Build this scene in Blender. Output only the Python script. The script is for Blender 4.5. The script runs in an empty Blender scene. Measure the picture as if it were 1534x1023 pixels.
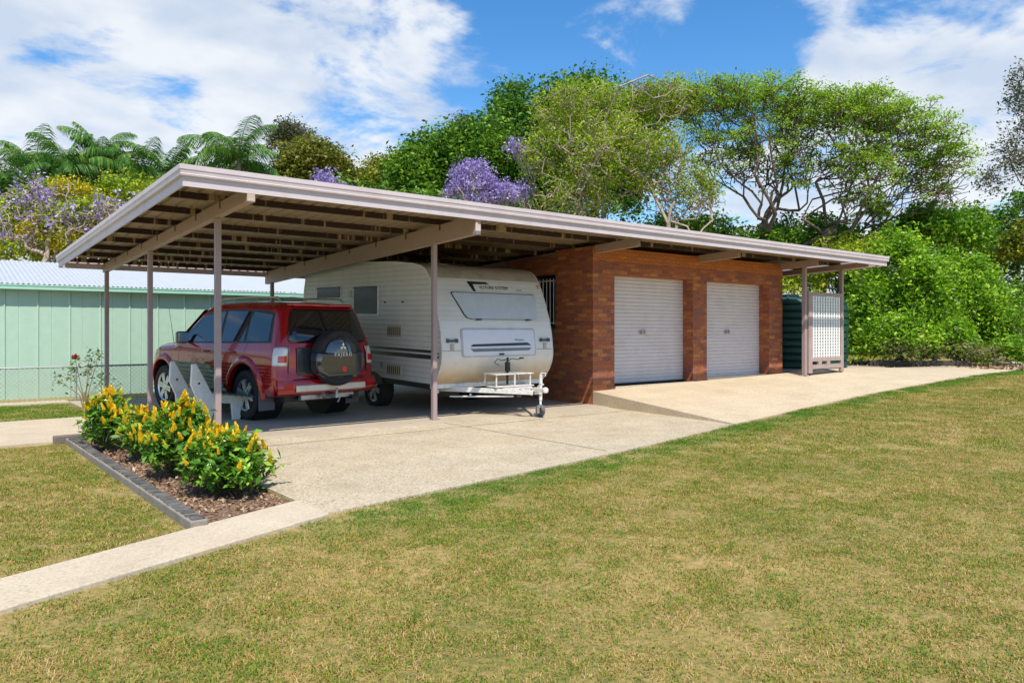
import bpy, bmesh, math, random
import numpy as np
from mathutils import Vector, Matrix, noise as mnoise
R = math.radians
PI = math.pi
random.seed(7)
SC = bpy.context.scene
COL = SC.collection

# ------------------------------------------------------------------ survey helpers (pixel of the photo -> place on the ground)
FPX = 1129.0; CAMH = 1.45
ANG = math.atan2(912, FPX)
FW = (math.sin(ANG), math.cos(ANG)); RT = (math.cos(ANG), -math.sin(ANG))
def ray(u, v):
    x = (u-767)/FPX; z = -(v-494)/FPX
    return (FW[0]+x*RT[0], FW[1]+x*RT[1], z)
def at(u, v, depth):
    r = ray(u, v); return Vector((r[0]*depth, r[1]*depth, CAMH+r[2]*depth))
def lerp_(a, b, t): return a+(b-a)*t
def sstep(t):
    t = max(0.0, min(1.0, t)); return t*t*(3-2*t)
def gz(x, y):
    return 0.30*sstep((x-8.5)/14.0)
def hpt(u, v, z):
    r = ray(u, v); t = (z-CAMH)/r[2]; return (r[0]*t, r[1]*t, z)
def hit(u, v):
    r = ray(u, v); t = (0-CAMH)/r[2] if r[2] < -1e-4 else 60
    for k in range(40):
        t = min(80, (gz(r[0]*t, r[1]*t)-CAMH)/r[2])
    return (r[0]*t, r[1]*t)

# ------------------------------------------------------------------ materials
MATS = {}
def newmat(name):
    m = bpy.data.materials.new(name); m.use_nodes = True
    nt = m.node_tree; b = nt.nodes['Principled BSDF']
    return m, nt, b
def nd(nt, t, **kw):
    n = nt.nodes.new(t)
    for k, v in kw.items():
        if k.startswith('i_'):
            key = k[2:]
            n.inputs[int(key) if key.isdigit() else key.replace('_', ' ')].default_value = v
        else: setattr(n, k, v)
    return n
def ramp(nt, stops, interp='LINEAR'):
    r = nt.nodes.new('ShaderNodeValToRGB'); cr = r.color_ramp; cr.interpolation = interp
    while len(cr.elements) < len(stops): cr.elements.new(0.5)
    for e, (p, c) in zip(cr.elements, stops):
        e.position = p; e.color = (c[0], c[1], c[2], 1)
    return r
def M(name, col, rough=0.6, metal=0.0, var=0.12, scale=6.0, bump=0.0, bscale=60, coat=0.0, spec=0.5, dirt=None, dscale=3.0, damt=0.5, alpha=None):
    """plain surface with a noise variation of its colour, optional dirt blotches and a fine bump"""
    if name in MATS: return MATS[name]
    m, nt, b = newmat(name)
    tc = nd(nt, 'ShaderNodeTexCoord')
    n1 = nd(nt, 'ShaderNodeTexNoise', i_Scale=scale, i_Detail=5.0, i_Roughness=0.6)
    nt.links.new(tc.outputs['Object'], n1.inputs['Vector'])
    lo = [c*(1-var) for c in col]; hi = [min(1, c*(1+var)) for c in col]
    r1 = ramp(nt, [(0.3, lo), (0.7, hi)])
    nt.links.new(n1.outputs['Fac'], r1.inputs['Fac'])
    out = r1.outputs['Color']
    if dirt:
        n2 = nd(nt, 'ShaderNodeTexNoise', i_Scale=dscale, i_Detail=7.0, i_Roughness=0.7)
        nt.links.new(tc.outputs['Object'], n2.inputs['Vector'])
        mr = nd(nt, 'ShaderNodeMapRange', i_1=0.5, i_2=0.75, i_3=0.0, i_4=damt)
        nt.links.new(n2.outputs['Fac'], mr.inputs[0])
        mx = nd(nt, 'ShaderNodeMix', data_type='RGBA')
        nt.links.new(mr.outputs[0], mx.inputs[0]); nt.links.new(out, mx.inputs[6])
        mx.inputs[7].default_value = (*dirt, 1)
        out = mx.outputs[2]
    nt.links.new(out, b.inputs['Base Color'])
    b.inputs['Roughness'].default_value = rough
    b.inputs['Metallic'].default_value = metal
    b.inputs['Specular IOR Level'].default_value = spec
    b.inputs['Coat Weight'].default_value = coat
    b.inputs['Coat Roughness'].default_value = 0.03
    if bump > 0:
        n3 = nd(nt, 'ShaderNodeTexNoise', i_Scale=bscale, i_Detail=4.0)
        nt.links.new(tc.outputs['Object'], n3.inputs['Vector'])
        bp = nd(nt, 'ShaderNodeBump', i_Strength=bump, i_Distance=0.01)
        nt.links.new(n3.outputs['Fac'], bp.inputs['Height']); nt.links.new(bp.outputs[0], b.inputs['Normal'])
    MATS[name] = m
    return m

def mat_brick():
    m, nt, b = newmat('brick')
    uv = nd(nt, 'ShaderNodeUVMap'); uv.uv_map = 'UVMap'
    br = nd(nt, 'ShaderNodeTexBrick', i_Scale=1.0)
    br.inputs['Color1'].default_value = (0, 0, 0, 1); br.inputs['Color2'].default_value = (1, 1, 1, 1)
    br.inputs['Mortar'].default_value = (0.5, 0.5, 0.5, 1)
    br.inputs['Mortar Size'].default_value = 0.0055; br.inputs['Mortar Smooth'].default_value = 0.2
    br.inputs['Brick Width'].default_value = 0.235; br.inputs['Row Height'].default_value = 0.077
    nt.links.new(uv.outputs[0], br.inputs['Vector'])
    r = ramp(nt, [(0.0, (0.197, 0.065, 0.043)), (0.18, (0.267, 0.075, 0.033)), (0.38, (0.351, 0.096, 0.033)), (0.55, (0.421, 0.128, 0.032)), (0.68, (0.288, 0.079, 0.033)), (0.8, (0.232, 0.079, 0.052)), (0.92, (0.491, 0.184, 0.045)), (1.0, (0.309, 0.082, 0.032))])
    nt.links.new(br.outputs['Color'], r.inputs['Fac'])
    n = nd(nt, 'ShaderNodeTexNoise', i_Scale=22.0, i_Detail=5.0); nt.links.new(uv.outputs[0], n.inputs['Vector'])
    mr = nd(nt, 'ShaderNodeMapRange', i_1=0.3, i_2=0.7, i_3=0.7, i_4=1.3); nt.links.new(n.outputs['Fac'], mr.inputs[0])
    mul = nd(nt, 'ShaderNodeVectorMath', operation='SCALE'); nt.links.new(r.outputs[0], mul.inputs[0]); nt.links.new(mr.outputs[0], mul.inputs['Scale'])
    mx = nd(nt, 'ShaderNodeMix', data_type='RGBA'); nt.links.new(br.outputs['Fac'], mx.inputs[0])
    nt.links.new(mul.outputs[0], mx.inputs[6]); mx.inputs[7].default_value = (0.20, 0.11, 0.075, 1)
    nt.links.new(mx.outputs[2], b.inputs['Base Color'])
    b.inputs['Roughness'].default_value = 0.8
    ad = nd(nt, 'ShaderNodeMath', operation='MULTIPLY_ADD', i_1=-1.0, i_2=1.0); nt.links.new(br.outputs['Fac'], ad.inputs[0])
    a2 = nd(nt, 'ShaderNodeMath', operation='MULTIPLY_ADD', i_1=0.35); nt.links.new(n.outputs['Fac'], a2.inputs[0]); nt.links.new(ad.outputs[0], a2.inputs[2])
    bp = nd(nt, 'ShaderNodeBump', i_Strength=0.6, i_Distance=0.006); nt.links.new(a2.outputs[0], bp.inputs['Height']); nt.links.new(bp.outputs[0], b.inputs['Normal'])
    return m

def mat_concrete(name, c1, c2, agg=0.5, stain=(0.42, 0.27, 0.12), stainamt=0.3):
    m, nt, b = newmat(name)
    tc = nd(nt, 'ShaderNodeTexCoord')
    big = nd(nt, 'ShaderNodeTexNoise', i_Scale=1.3, i_Detail=10.0, i_Roughness=0.72); nt.links.new(tc.outputs['Object'], big.inputs['Vector'])
    r = ramp(nt, [(0.3, c1), (0.7, c2)]); nt.links.new(big.outputs['Fac'], r.inputs['Fac'])
    vo = nd(nt, 'ShaderNodeTexVoronoi', i_Scale=80.0); nt.links.new(tc.outputs['Object'], vo.inputs['Vector'])
    sep = nd(nt, 'ShaderNodeSeparateColor'); nt.links.new(vo.outputs['Color'], sep.inputs[0])
    rr = ramp(nt, [(0.0, (1-agg*0.75,)*3), (0.35, (1-agg*0.2, 1-agg*0.22, 1-agg*0.3)), (0.7, (1, 1, 0.98)), (1.0, (1+agg*0.2, 1+agg*0.16, 1+agg*0.1))])
    nt.links.new(sep.outputs[0], rr.inputs['Fac'])
    mul = nd(nt, 'ShaderNodeMix', data_type='RGBA', blend_type='MULTIPLY'); mul.inputs[0].default_value = 1.0
    nt.links.new(r.outputs[0], mul.inputs[6]); nt.links.new(rr.outputs[0], mul.inputs[7])
    mp = nd(nt, 'ShaderNodeMapping'); mp.inputs['Scale'].default_value = (0.35, 1.4, 1)
    nt.links.new(tc.outputs['Object'], mp.inputs[0])
    st = nd(nt, 'ShaderNodeTexNoise', i_Scale=0.8, i_Detail=9.0, i_Roughness=0.7); nt.links.new(mp.outputs[0], st.inputs['Vector'])
    mr = nd(nt, 'ShaderNodeMapRange', i_1=0.5, i_2=0.72, i_3=0.0, i_4=stainamt); nt.links.new(st.outputs['Fac'], mr.inputs[0])
    mx = nd(nt, 'ShaderNodeMix', data_type='RGBA'); nt.links.new(mr.outputs[0], mx.inputs[0]); nt.links.new(mul.outputs[2], mx.inputs[6]); mx.inputs[7].default_value = (*stain, 1)
    nt.links.new(mx.outputs[2], b.inputs['Base Color']); b.inputs['Roughness'].default_value = 0.85
    bp = nd(nt, 'ShaderNodeBump', i_Strength=0.25*agg+0.03, i_Distance=0.003); nt.links.new(vo.outputs['Distance'], bp.inputs['Height']); nt.links.new(bp.outputs[0], b.inputs['Normal'])
    return m

def mat_leaf(name, cols, trans=0.35, cscale=0.6, rough=0.5, spec=0.3):
    """leaf: a colour per leaf, drifting over the crown with a noise of its own"""
    if name in MATS: return MATS[name]
    m, nt, b = newmat(name)
    g = nd(nt, 'ShaderNodeNewGeometry'); tc = nd(nt, 'ShaderNodeTexCoord')
    n = nd(nt, 'ShaderNodeTexNoise', i_Scale=cscale, i_Detail=3.0); nt.links.new(tc.outputs['Object'], n.inputs['Vector'])
    mr = nd(nt, 'ShaderNodeMapRange', i_1=0.3, i_2=0.7, i_3=-0.3, i_4=0.3); nt.links.new(n.outputs['Fac'], mr.inputs[0])
    ad = nd(nt, 'ShaderNodeMath', operation='ADD', use_clamp=True); nt.links.new(g.outputs['Random Per Island'], ad.inputs[0]); nt.links.new(mr.outputs[0], ad.inputs[1])
    r = ramp(nt, [(i/(len(cols)-1), c) for i, c in enumerate(cols)]); nt.links.new(ad.outputs[0], r.inputs['Fac'])
    nt.links.new(r.outputs[0], b.inputs['Base Color']); b.inputs['Roughness'].default_value = rough
    b.inputs['Specular IOR Level'].default_value = spec
    tr = nd(nt, 'ShaderNodeBsdfTranslucent'); nt.links.new(r.outputs[0], tr.inputs['Color'])
    mx = nd(nt, 'ShaderNodeMixShader'); mx.inputs[0].default_value = trans
    nt.links.new(b.outputs[0], mx.inputs[1]); nt.links.new(tr.outputs[0], mx.inputs[2])
    out = nt.nodes['Material Output']; nt.links.new(mx.outputs[0], out.inputs['Surface'])
    MATS[name] = m
    return m

def mat_ribs(name, col, axis, period, depth=0.3, rough=0.4, metal=0.0, dirt=None, profile='SIN', var=0.06, damt=0.5, lowdirt=None):
    """sheet with ribs across one axis (bump; lap shade also in the colour), faint noise and dirt"""
    if name in MATS: return MATS[name]
    m = M(name, col, rough=rough, metal=metal, var=var, dirt=dirt, damt=damt)
    nt = m.node_tree; b = nt.nodes['Principled BSDF']
    tc = nd(nt, 'ShaderNodeTexCoord'); sep = nd(nt, 'ShaderNodeSeparateXYZ'); nt.links.new(tc.outputs['Object'], sep.inputs[0])
    mu = nd(nt, 'ShaderNodeMath', operation='MULTIPLY', i_1=1.0/period); nt.links.new(sep.outputs[axis], mu.inputs[0])
    fr = nd(nt, 'ShaderNodeMath', operation='FRACT'); nt.links.new(mu.outputs[0], fr.inputs[0])
    pp = ramp(nt, {'SIN': [(0, (0,)*3), (0.5, (1,)*3), (1, (0,)*3)],
                   'LAP': [(0, (0,)*3), (0.1, (1,)*3), (1, (0.35,)*3)],
                   'RIB': [(0, (1,)*3), (0.06, (1,)*3), (0.12, (0,)*3), (0.94, (0,)*3), (1, (1,)*3)]}[profile], 'EASE' if profile == 'SIN' else 'LINEAR')
    nt.links.new(fr.outputs[0], pp.inputs['Fac'])
    bp = nd(nt, 'ShaderNodeBump', i_Strength=depth, i_Distance=0.02); nt.links.new(pp.outputs[0], bp.inputs['Height']); nt.links.new(bp.outputs[0], b.inputs['Normal'])
    if profile == 'LAP' and depth > 0:  # rib shade painted into the colour: a dark line along each lap
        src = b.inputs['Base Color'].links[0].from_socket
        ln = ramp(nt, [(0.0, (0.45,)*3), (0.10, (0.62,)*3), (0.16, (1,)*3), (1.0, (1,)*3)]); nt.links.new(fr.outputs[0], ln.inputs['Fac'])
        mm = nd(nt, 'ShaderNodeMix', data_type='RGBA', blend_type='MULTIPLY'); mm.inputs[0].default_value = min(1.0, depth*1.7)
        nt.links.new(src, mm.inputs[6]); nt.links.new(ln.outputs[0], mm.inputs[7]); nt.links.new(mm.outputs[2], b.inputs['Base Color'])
    if lowdirt:
        z0, z1, dc = lowdirt
        src = b.inputs['Base Color'].links[0].from_socket
        ns = nd(nt, 'ShaderNodeTexNoise', i_Scale=3.0, i_Detail=6.0); nt.links.new(tc.outputs['Object'], ns.inputs['Vector'])
        ad = nd(nt, 'ShaderNodeMath', operation='MULTIPLY_ADD', i_1=0.35); nt.links.new(ns.outputs['Fac'], ad.inputs[0]); nt.links.new(sep.outputs[2], ad.inputs[2])
        mr = nd(nt, 'ShaderNodeMapRange', i_1=z0+0.17, i_2=z1+0.17, i_3=0.85, i_4=0.0); nt.links.new(ad.outputs[0], mr.inputs[0])
        mx = nd(nt, 'ShaderNodeMix', data_type='RGBA'); nt.links.new(mr.outputs[0], mx.inputs[0]); nt.links.new(src, mx.inputs[6]); mx.inputs[7].default_value = (*dc, 1)
        nt.links.new(mx.outputs[2], b.inputs['Base Color'])
    return m

FASC = M('fascia_paint', (0.56, 0.485, 0.50), 0.5, var=0.05, dirt=(0.36, 0.29, 0.26), dscale=1.6, damt=0.35)
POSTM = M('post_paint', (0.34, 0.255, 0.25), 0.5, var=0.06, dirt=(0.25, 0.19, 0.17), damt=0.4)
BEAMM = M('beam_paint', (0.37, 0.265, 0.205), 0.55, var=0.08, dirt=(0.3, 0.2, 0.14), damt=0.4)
BRICK = mat_brick()
DARK = M('black_plastic', (0.012, 0.012, 0.013), 0.45, var=0.2)
RUBBER = M('rubber', (0.018, 0.018, 0.018), 0.8, var=0.3, bump=0.2)
GLASSD = M('dark_glass', (0.010, 0.012, 0.014), 0.03, var=0.05, spec=0.9)
CHROME = M('chrome', (0.75, 0.76, 0.78), 0.12, 1.0, var=0.03)
ALLOY = M('alloy', (0.62, 0.64, 0.67), 0.28, 0.85, var=0.05)
RED = M('red_paint', (0.33, 0.002, 0.006), 0.22, 0.25, var=0.04, coat=1.0, spec=0.35)
REDLENS = M('red_lens', (0.5, 0.015, 0.015), 0.12, var=0.1, coat=0.6)
CLEARL = M('clear_lens', (0.62, 0.6, 0.6), 0.15, 0.2, var=0.15, scale=30, coat=0.6)
WHITEP = M('white_paint', (0.74, 0.74, 0.72), 0.4, var=0.04)
WHITEM = M('white_metal', (0.68, 0.68, 0.66), 0.4, 0.1, var=0.1, dirt=(0.32, 0.2, 0.11), dscale=14, damt=0.7)
STEEL = M('steel', (0.42, 0.42, 0.42), 0.4, 0.8, var=0.15, dirt=(0.25, 0.13, 0.06), dscale=12)
BARK = M('bark', (0.20, 0.155, 0.115), 0.9, var=0.35, scale=3, bump=0.5, bscale=25)
BARKP = M('bark_pale', (0.30, 0.25, 0.20), 0.9, var=0.3, scale=3, bump=0.5, bscale=25)
CONC = mat_concrete('pebble_concrete', (0.40, 0.335, 0.235), (0.56, 0.48, 0.36), 0.7, stainamt=0.4)
CONCS = mat_concrete('smooth_concrete', (0.34, 0.285, 0.22), (0.45, 0.385, 0.30), 0.12, stainamt=0.35)
CONCP = mat_concrete('path_concrete', (0.46, 0.38, 0.28), (0.57, 0.49, 0.37), 0.3, stainamt=0.25)
STICKM = M('stripe_black', (0.015, 0.015, 0.018), 0.3, var=0.1)
STICKG = M('stripe_grey', (0.16, 0.16, 0.17), 0.3, var=0.1)

# ------------------------------------------------------------------ mesh builder
def root_of(o):
    while o.parent: o = o.parent
    return o
class MB:
    def __init__(s): s.v = []; s.f = []; s.M = None
    def add(s, vs, fs):
        k = len(s.v)
        if s.M is not None: vs = [s.M @ Vector(p) for p in vs]
        s.v += [tuple(p) for p in vs]; s.f += [tuple(i+k for i in f) for f in fs]
        return s
    def box(s, x0, x1, y0, y1, z0, z1):
        return s.add([(x0,y0,z0),(x1,y0,z0),(x1,y1,z0),(x0,y1,z0),(x0,y0,z1),(x1,y0,z1),(x1,y1,z1),(x0,y1,z1)],
                     [(0,3,2,1),(4,5,6,7),(0,1,5,4),(1,2,6,5),(2,3,7,6),(3,0,4,7)])
    def hexa(s, p):  # 8 corners, bottom loop then top loop
        return s.add(p, [(0,3,2,1),(4,5,6,7),(0,1,5,4),(1,2,6,5),(2,3,7,6),(3,0,4,7)])
    def prism(s, poly, a0, a1, axis='x'):
        n = len(poly)
        def mk(a, p):
            return {'x': (a, p[0], p[1]), 'y': (p[0], a, p[1]), 'z': (p[0], p[1], a)}[axis]
        vs = [mk(a0, p) for p in poly]+[mk(a1, p) for p in poly]
        fs = [(i, (i+1) % n, (i+1) % n+n, i+n) for i in range(n)]+[tuple(range(n-1, -1, -1)), tuple(range(n, 2*n))]
        return s.add(vs, fs)
    def tube(s, pts, rad, n=8, caps=True):
        pts = [Vector(p) for p in pts]
        if not isinstance(rad, (list, tuple)): rad = [rad]*len(pts)
        vs = []; fs = []
        up = Vector((0, 0, 1)); prev = None
        for i, p in enumerate(pts):
            d = (pts[min(i+1, len(pts)-1)]-pts[max(i-1, 0)])
            if d.length < 1e-9: d = Vector((0, 0, 1))
            d.normalize()
            if prev is None:
                a = d.cross(up)
                if a.length < 0.05: a = d.cross(Vector((1, 0, 0)))
            else: a = prev-d*prev.dot(d)
            if a.length < 1e-6: a = d.orthogonal()
            a.normalize(); prev = a; b = d.cross(a)
            for k in range(n):
                t = 2*PI*k/n; vs.append(p+(a*math.cos(t)+b*math.sin(t))*rad[i])
        for i in range(len(pts)-1):
            for k in range(n): fs.append((i*n+k, i*n+(k+1) % n, (i+1)*n+(k+1) % n, (i+1)*n+k))
        if caps:
            fs.append(tuple(range(n-1, -1, -1))); fs.append(tuple((len(pts)-1)*n+k for k in range(n)))
        return s.add(vs, fs)
    def lathe(s, prof, c=(0, 0, 0), axis='z', n=32, closed=False, caps=True):
        vs = []; fs = []
        for r, h in prof:
            for k in range(n):
                t = 2*PI*k/n; a, b = r*math.cos(t), r*math.sin(t)
                p = {'z': (a, b, h), 'x': (h, a, b), 'y': (b, h, a)}[axis]
                vs.append((c[0]+p[0], c[1]+p[1], c[2]+p[2]))
        m = len(prof)
        for i in range(m if closed else m-1):
            j = (i+1) % m
            for k in range(n): fs.append((i*n+k, i*n+(k+1) % n, j*n+(k+1) % n, j*n+k))
        if not closed and caps:
            if prof[0][0] > 1e-4: fs.append(tuple(range(n-1, -1, -1)))
            if prof[-1][0] > 1e-4: fs.append(tuple((m-1)*n+k for k in range(n)))
        return s.add(vs, fs)
    def strip(s, A, B):
        n = len(A); return s.add(list(A)+list(B), [(i, i+1, n+i+1, n+i) for i in range(n-1)])
    def grid(s, rows):
        n = len(rows[0]); vs = [p for r in rows for p in r]
        return s.add(vs, [(i*n+j, i*n+j+1, (i+1)*n+j+1, (i+1)*n+j) for i in range(len(rows)-1) for j in range(n-1)])
    def build(s, name, mat, parent=None, local=False, bevel=0.0, smooth=False, label=None, solid=0.0, sub=0, origin=None):
        vs = s.v
        off = None
        if parent is not None and not local: off = root_of(parent).location
        elif parent is None and origin is not None: off = Vector(origin)
        if off is not None: vs = [(p[0]-off[0], p[1]-off[1], p[2]-off[2]) for p in vs]
        me = bpy.data.meshes.new(name); me.from_pydata(vs, [], s.f)
        me.validate(); me.materials.append(mat)
        bm = bmesh.new(); bm.from_mesh(me); bmesh.ops.remove_doubles(bm, verts=bm.verts, dist=1e-5)
        bmesh.ops.recalc_face_normals(bm, faces=bm.faces)
        uvl = bm.loops.layers.uv.new('UVMap')
        ox, oy, oz = off if off is not None else (0, 0, 0)
        for f in bm.faces:
            n = f.normal; ax = max(range(3), key=lambda i: abs(n[i]))
            for l in f.loops:
                p = l.vert.co
                if ax == 0: l[uvl].uv = (p.y+oy, p.z+oz)
                elif ax == 1: l[uvl].uv = (p.x+ox, p.z+oz)
                else: l[uvl].uv = (p.x+ox, p.y+oy)
            f.smooth = smooth
        bm.to_mesh(me); bm.free()
        o = bpy.data.objects.new(name, me); COL.objects.link(o)
        if parent is not None: o.parent = parent
        elif off is not None: o.location = off
        if solid:
            md = o.modifiers.new('s', 'SOLIDIFY'); md.thickness = solid; md.offset = 0
        if bevel:
            md = o.modifiers.new('b', 'BEVEL'); md.width = bevel; md.segments = 2; md.limit_method = 'ANGLE'; md.angle_limit = R(40)
        if sub:
            md = o.modifiers.new('u', 'SUBSURF'); md.levels = sub; md.render_levels = sub
        if smooth:
            try: me.set_sharp_from_angle(angle=R(38))
            except Exception: pass
        if label: o['label'] = label
        return o
def tag(o, label=None, cat=None, group=None, kind=None):
    if label: o['label'] = label
    if cat: o['category'] = cat
    if group: o['group'] = group
    if kind: o['kind'] = kind
    return o
def thing(name, loc, label, cat, rz=0.0, group=None):
    o = bpy.data.objects.new(name, None); COL.objects.link(o)
    o.location = loc; o.rotation_euler = (0, 0, rz); o.empty_display_size = 0.2
    return tag(o, label, cat, group)
def text_mb(mb, txt, size, mat4, extrude=0.001):
    cu = bpy.data.curves.new('t', 'FONT'); cu.body = txt; cu.size = size; cu.extrude = extrude; cu.align_x = 'CENTER'; cu.align_y = 'CENTER'; cu.resolution_u = 3
    ob = bpy.data.objects.new('t', cu); COL.objects.link(ob)
    dg = bpy.context.evaluated_depsgraph_get(); me = bpy.data.meshes.new_from_object(ob.evaluated_get(dg))
    vs = [mat4 @ v.co for v in me.vertices]; fs = [tuple(p.vertices) for p in me.polygons]
    bpy.data.objects.remove(ob); bpy.data.curves.remove(cu); bpy.data.meshes.remove(me)
    mb.add(vs, fs)

def np_mesh(name, verts, faces, mat, parent=None, smooth=False, loc=None):
    """fast mesh of equal-sided faces"""
    k = faces.shape[1]; me = bpy.data.meshes.new(name)
    me.vertices.add(len(verts)); me.vertices.foreach_set('co', verts.astype(np.float32).ravel())
    me.loops.add(faces.size); me.loops.foreach_set('vertex_index', faces.astype(np.int32).ravel())
    me.polygons.add(len(faces)); me.polygons.foreach_set('loop_start', np.arange(0, faces.size, k, dtype=np.int32))
    me.polygons.foreach_set('loop_total', np.full(len(faces), k, dtype=np.int32))
    me.update(calc_edges=True); me.materials.append(mat)
    if smooth: me.shade_smooth()
    o = bpy.data.objects.new(name, me); COL.objects.link(o)
    if parent is not None: o.parent = parent
    if loc is not None: o.location = loc
    return o
def leaf_quads(rng, C, size, aspect=0.5, up=0.35, droop=0.0):
    """diamond leaves, random directions leaning so that faces look up a little"""
    n = len(C); d = rng.normal(size=(n, 3)); d[:, 2] = d[:, 2]*0.6-droop; d /= np.linalg.norm(d, axis=1)[:, None]
    nr = rng.normal(size=(n, 3)); nr[:, 2] = np.abs(nr[:, 2])+up
    s = np.cross(d, nr); s /= (np.linalg.norm(s, axis=1)[:, None]+1e-9)
    L = (size*rng.uniform(0.45, 1.55, n))[:, None]; W = L*aspect
    nn = np.cross(s, d)
    V = np.empty((n, 4, 3)); V[:, 0] = C-d*L*0.5; V[:, 1] = C+s*W*0.5+nn*L*0.06; V[:, 2] = C+d*L*0.5; V[:, 3] = C-s*W*0.5+nn*L*0.06
    return V.reshape(-1, 3), np.arange(4*n).reshape(n, 4)

# ------------------------------------------------------------------ world, sun, camera
SUNV = Vector((0.27, 0.556, -1.0)).normalized()
def make_world():
    w = bpy.data.worlds.new('World'); SC.world = w; w.use_nodes = True
    nt = w.node_tree; bg = nt.nodes['Background']
    sky = nd(nt, 'ShaderNodeTexSky', sky_type='NISHITA'); sky.sun_disc = False
    sky.sun_elevation = math.asin(-SUNV.z); sky.sun_rotation = math.atan2(-SUNV.x, -SUNV.y)
    sky.air_density = 1.0; sky.dust_density = 0.3; sky.ozone_density = 3.0; sky.altitude = 50
    sc = nd(nt, 'ShaderNodeVectorMath', operation='SCALE'); sc.inputs['Scale'].default_value = 0.15
    hs = nd(nt, 'ShaderNodeHueSaturation'); hs.inputs['Saturation'].default_value = 1.3; nt.links.new(sky.outputs[0], hs.inputs['Color']); nt.links.new(hs.outputs[0], sc.inputs[0])
    tc = nd(nt, 'ShaderNodeTexCoord'); sep = nd(nt, 'ShaderNodeSeparateXYZ'); nt.links.new(tc.outputs['Generated'], sep.inputs[0])
    za = nd(nt, 'ShaderNodeMath', operation='ADD', i_1=0.22); nt.links.new(sep.outputs[2], za.inputs[0])
    mx = nd(nt, 'ShaderNodeMath', operation='MAXIMUM', i_1=0.05); nt.links.new(za.outputs[0], mx.inputs[0])
    dv = nd(nt, 'ShaderNodeMath', operation='DIVIDE', i_0=1.0); nt.links.new(mx.outputs[0], dv.inputs[1])
    pl = nd(nt, 'ShaderNodeVectorMath', operation='SCALE'); nt.links.new(tc.outputs['Generated'], pl.inputs[0]); nt.links.new(dv.outputs[0], pl.inputs['Scale'])
    n1 = nd(nt, 'ShaderNodeTexNoise', i_Scale=2.9, i_Detail=12.0, i_Roughness=0.6, i_Distortion=0.25); nt.links.new(pl.outputs[0], n1.inputs['Vector'])
    acc = None
    # banks of cloud, as directions in the sky (bearing of the bank, half-widths in cosine, weight)
    for u, v, r0, r1, wgt in CLOUDS:
        d = Vector(ray(u, v)).normalized()
        dt = nd(nt, 'ShaderNodeVectorMath', operation='DOT_PRODUCT'); nt.links.new(tc.outputs['Generated'], dt.inputs[0]); dt.inputs[1].default_value = d
        mr = nd(nt, 'ShaderNodeMapRange', interpolation_type='SMOOTHSTEP', i_1=math.cos(R(r1)), i_2=math.cos(R(r0)), i_3=0.0, i_4=wgt); nt.links.new(dt.outputs['Value'], mr.inputs[0])
        if acc is None: acc = mr.outputs[0]
        else:
            a = nd(nt, 'ShaderNodeMath', operation='ADD'); nt.links.new(acc, a.inputs[0]); nt.links.new(mr.outputs[0], a.inputs[1]); acc = a.outputs[0]
    cl = nd(nt, 'ShaderNodeClamp'); cl.inputs['Min'].default_value = -0.4; cl.inputs['Max'].default_value = 0.36; nt.links.new(acc, cl.inputs[0])
    n1c = nd(nt, 'ShaderNodeMath', operation='MULTIPLY_ADD', i_1=1.9, i_2=-0.45); nt.links.new(n1.outputs['Fac'], n1c.inputs[0])
    ad = nd(nt, 'ShaderNodeMath', operation='ADD'); nt.links.new(n1c.outputs[0], ad.inputs[0]); nt.links.new(cl.outputs[0], ad.inputs[1])
    th = nd(nt, 'ShaderNodeMapRange', interpolation_type='SMOOTHSTEP', i_1=0.48, i_2=0.80, i_3=0.0, i_4=0.93); nt.links.new(ad.outputs[0], th.inputs[0])
    n2 = nd(nt, 'ShaderNodeTexNoise', i_Scale=4.0, i_Detail=6.0, i_Roughness=0.5); nt.links.new(pl.outputs[0], n2.inputs['Vector'])
    cr = ramp(nt, [(0.36, (0.50, 0.57, 0.68)), (0.6, (0.72, 0.745, 0.77))]); nt.links.new(n2.outputs['Fac'], cr.inputs['Fac'])
    m = nd(nt, 'ShaderNodeMix', data_type='RGBA'); nt.links.new(th.outputs[0], m.inputs[0]); nt.links.new(sc.outputs[0], m.inputs[6]); nt.links.new(cr.outputs[0], m.inputs[7])
    nt.links.new(m.outputs[2], bg.inputs['Color']); bg.inputs['Strength'].default_value = 1.0
CLOUDS = [(170, 90, 8, 24, 0.21), (-200, 150, 10, 30, 0.22), (560, 80, 3, 10, 0.17), (900, -40, 2, 8, 0.22), (690, 20, 2, 6, 0.12), (80, 260, 4, 15, 0.12),
          (1430, 60, 5, 12, 0.36), (1480, 270, 6, 15, 0.38), (1250, 300, 4, 11, 0.3), (1800, 200, 8, 25, 0.3),
          (800, 110, 2, 9, -0.24), (620, 215, 2, 6, 0.06), (400, 205, 2, 5, -0.06), (520, 15, 1, 4, -0.08), (1130, 90, 2, 7, -0.22), (920, 110, 3, 9, -0.2), (560, 210, 2, 8, -0.05)]
make_world()
sl = bpy.data.lights.new('sun', 'SUN'); sl.energy = 4.7; sl.angle = R(0.53); sl.color = (1.0, 0.93, 0.81)
so = bpy.data.objects.new('sun', sl); COL.objects.link(so); so.rotation_euler = SUNV.to_track_quat('-Z', 'Y').to_euler(); so.location = (-8, -16, 30)
cd = bpy.data.cameras.new('camera'); cam = bpy.data.objects.new('camera', cd); COL.objects.link(cam)
cam.location = (0, 0, CAMH); cam.rotation_euler = (PI/2, 0, -ANG)
cd.sensor_width = 36; cd.lens = 36*FPX/1534; cd.shift_y = -17.5/1534; cd.clip_end = 2000; cd.clip_start = 0.05
SC.camera = cam
SC.view_settings.view_transform = 'Standard'; SC.view_settings.look = 'None'; SC.view_settings.exposure = 0.36; SC.view_settings.gamma = 1
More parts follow.
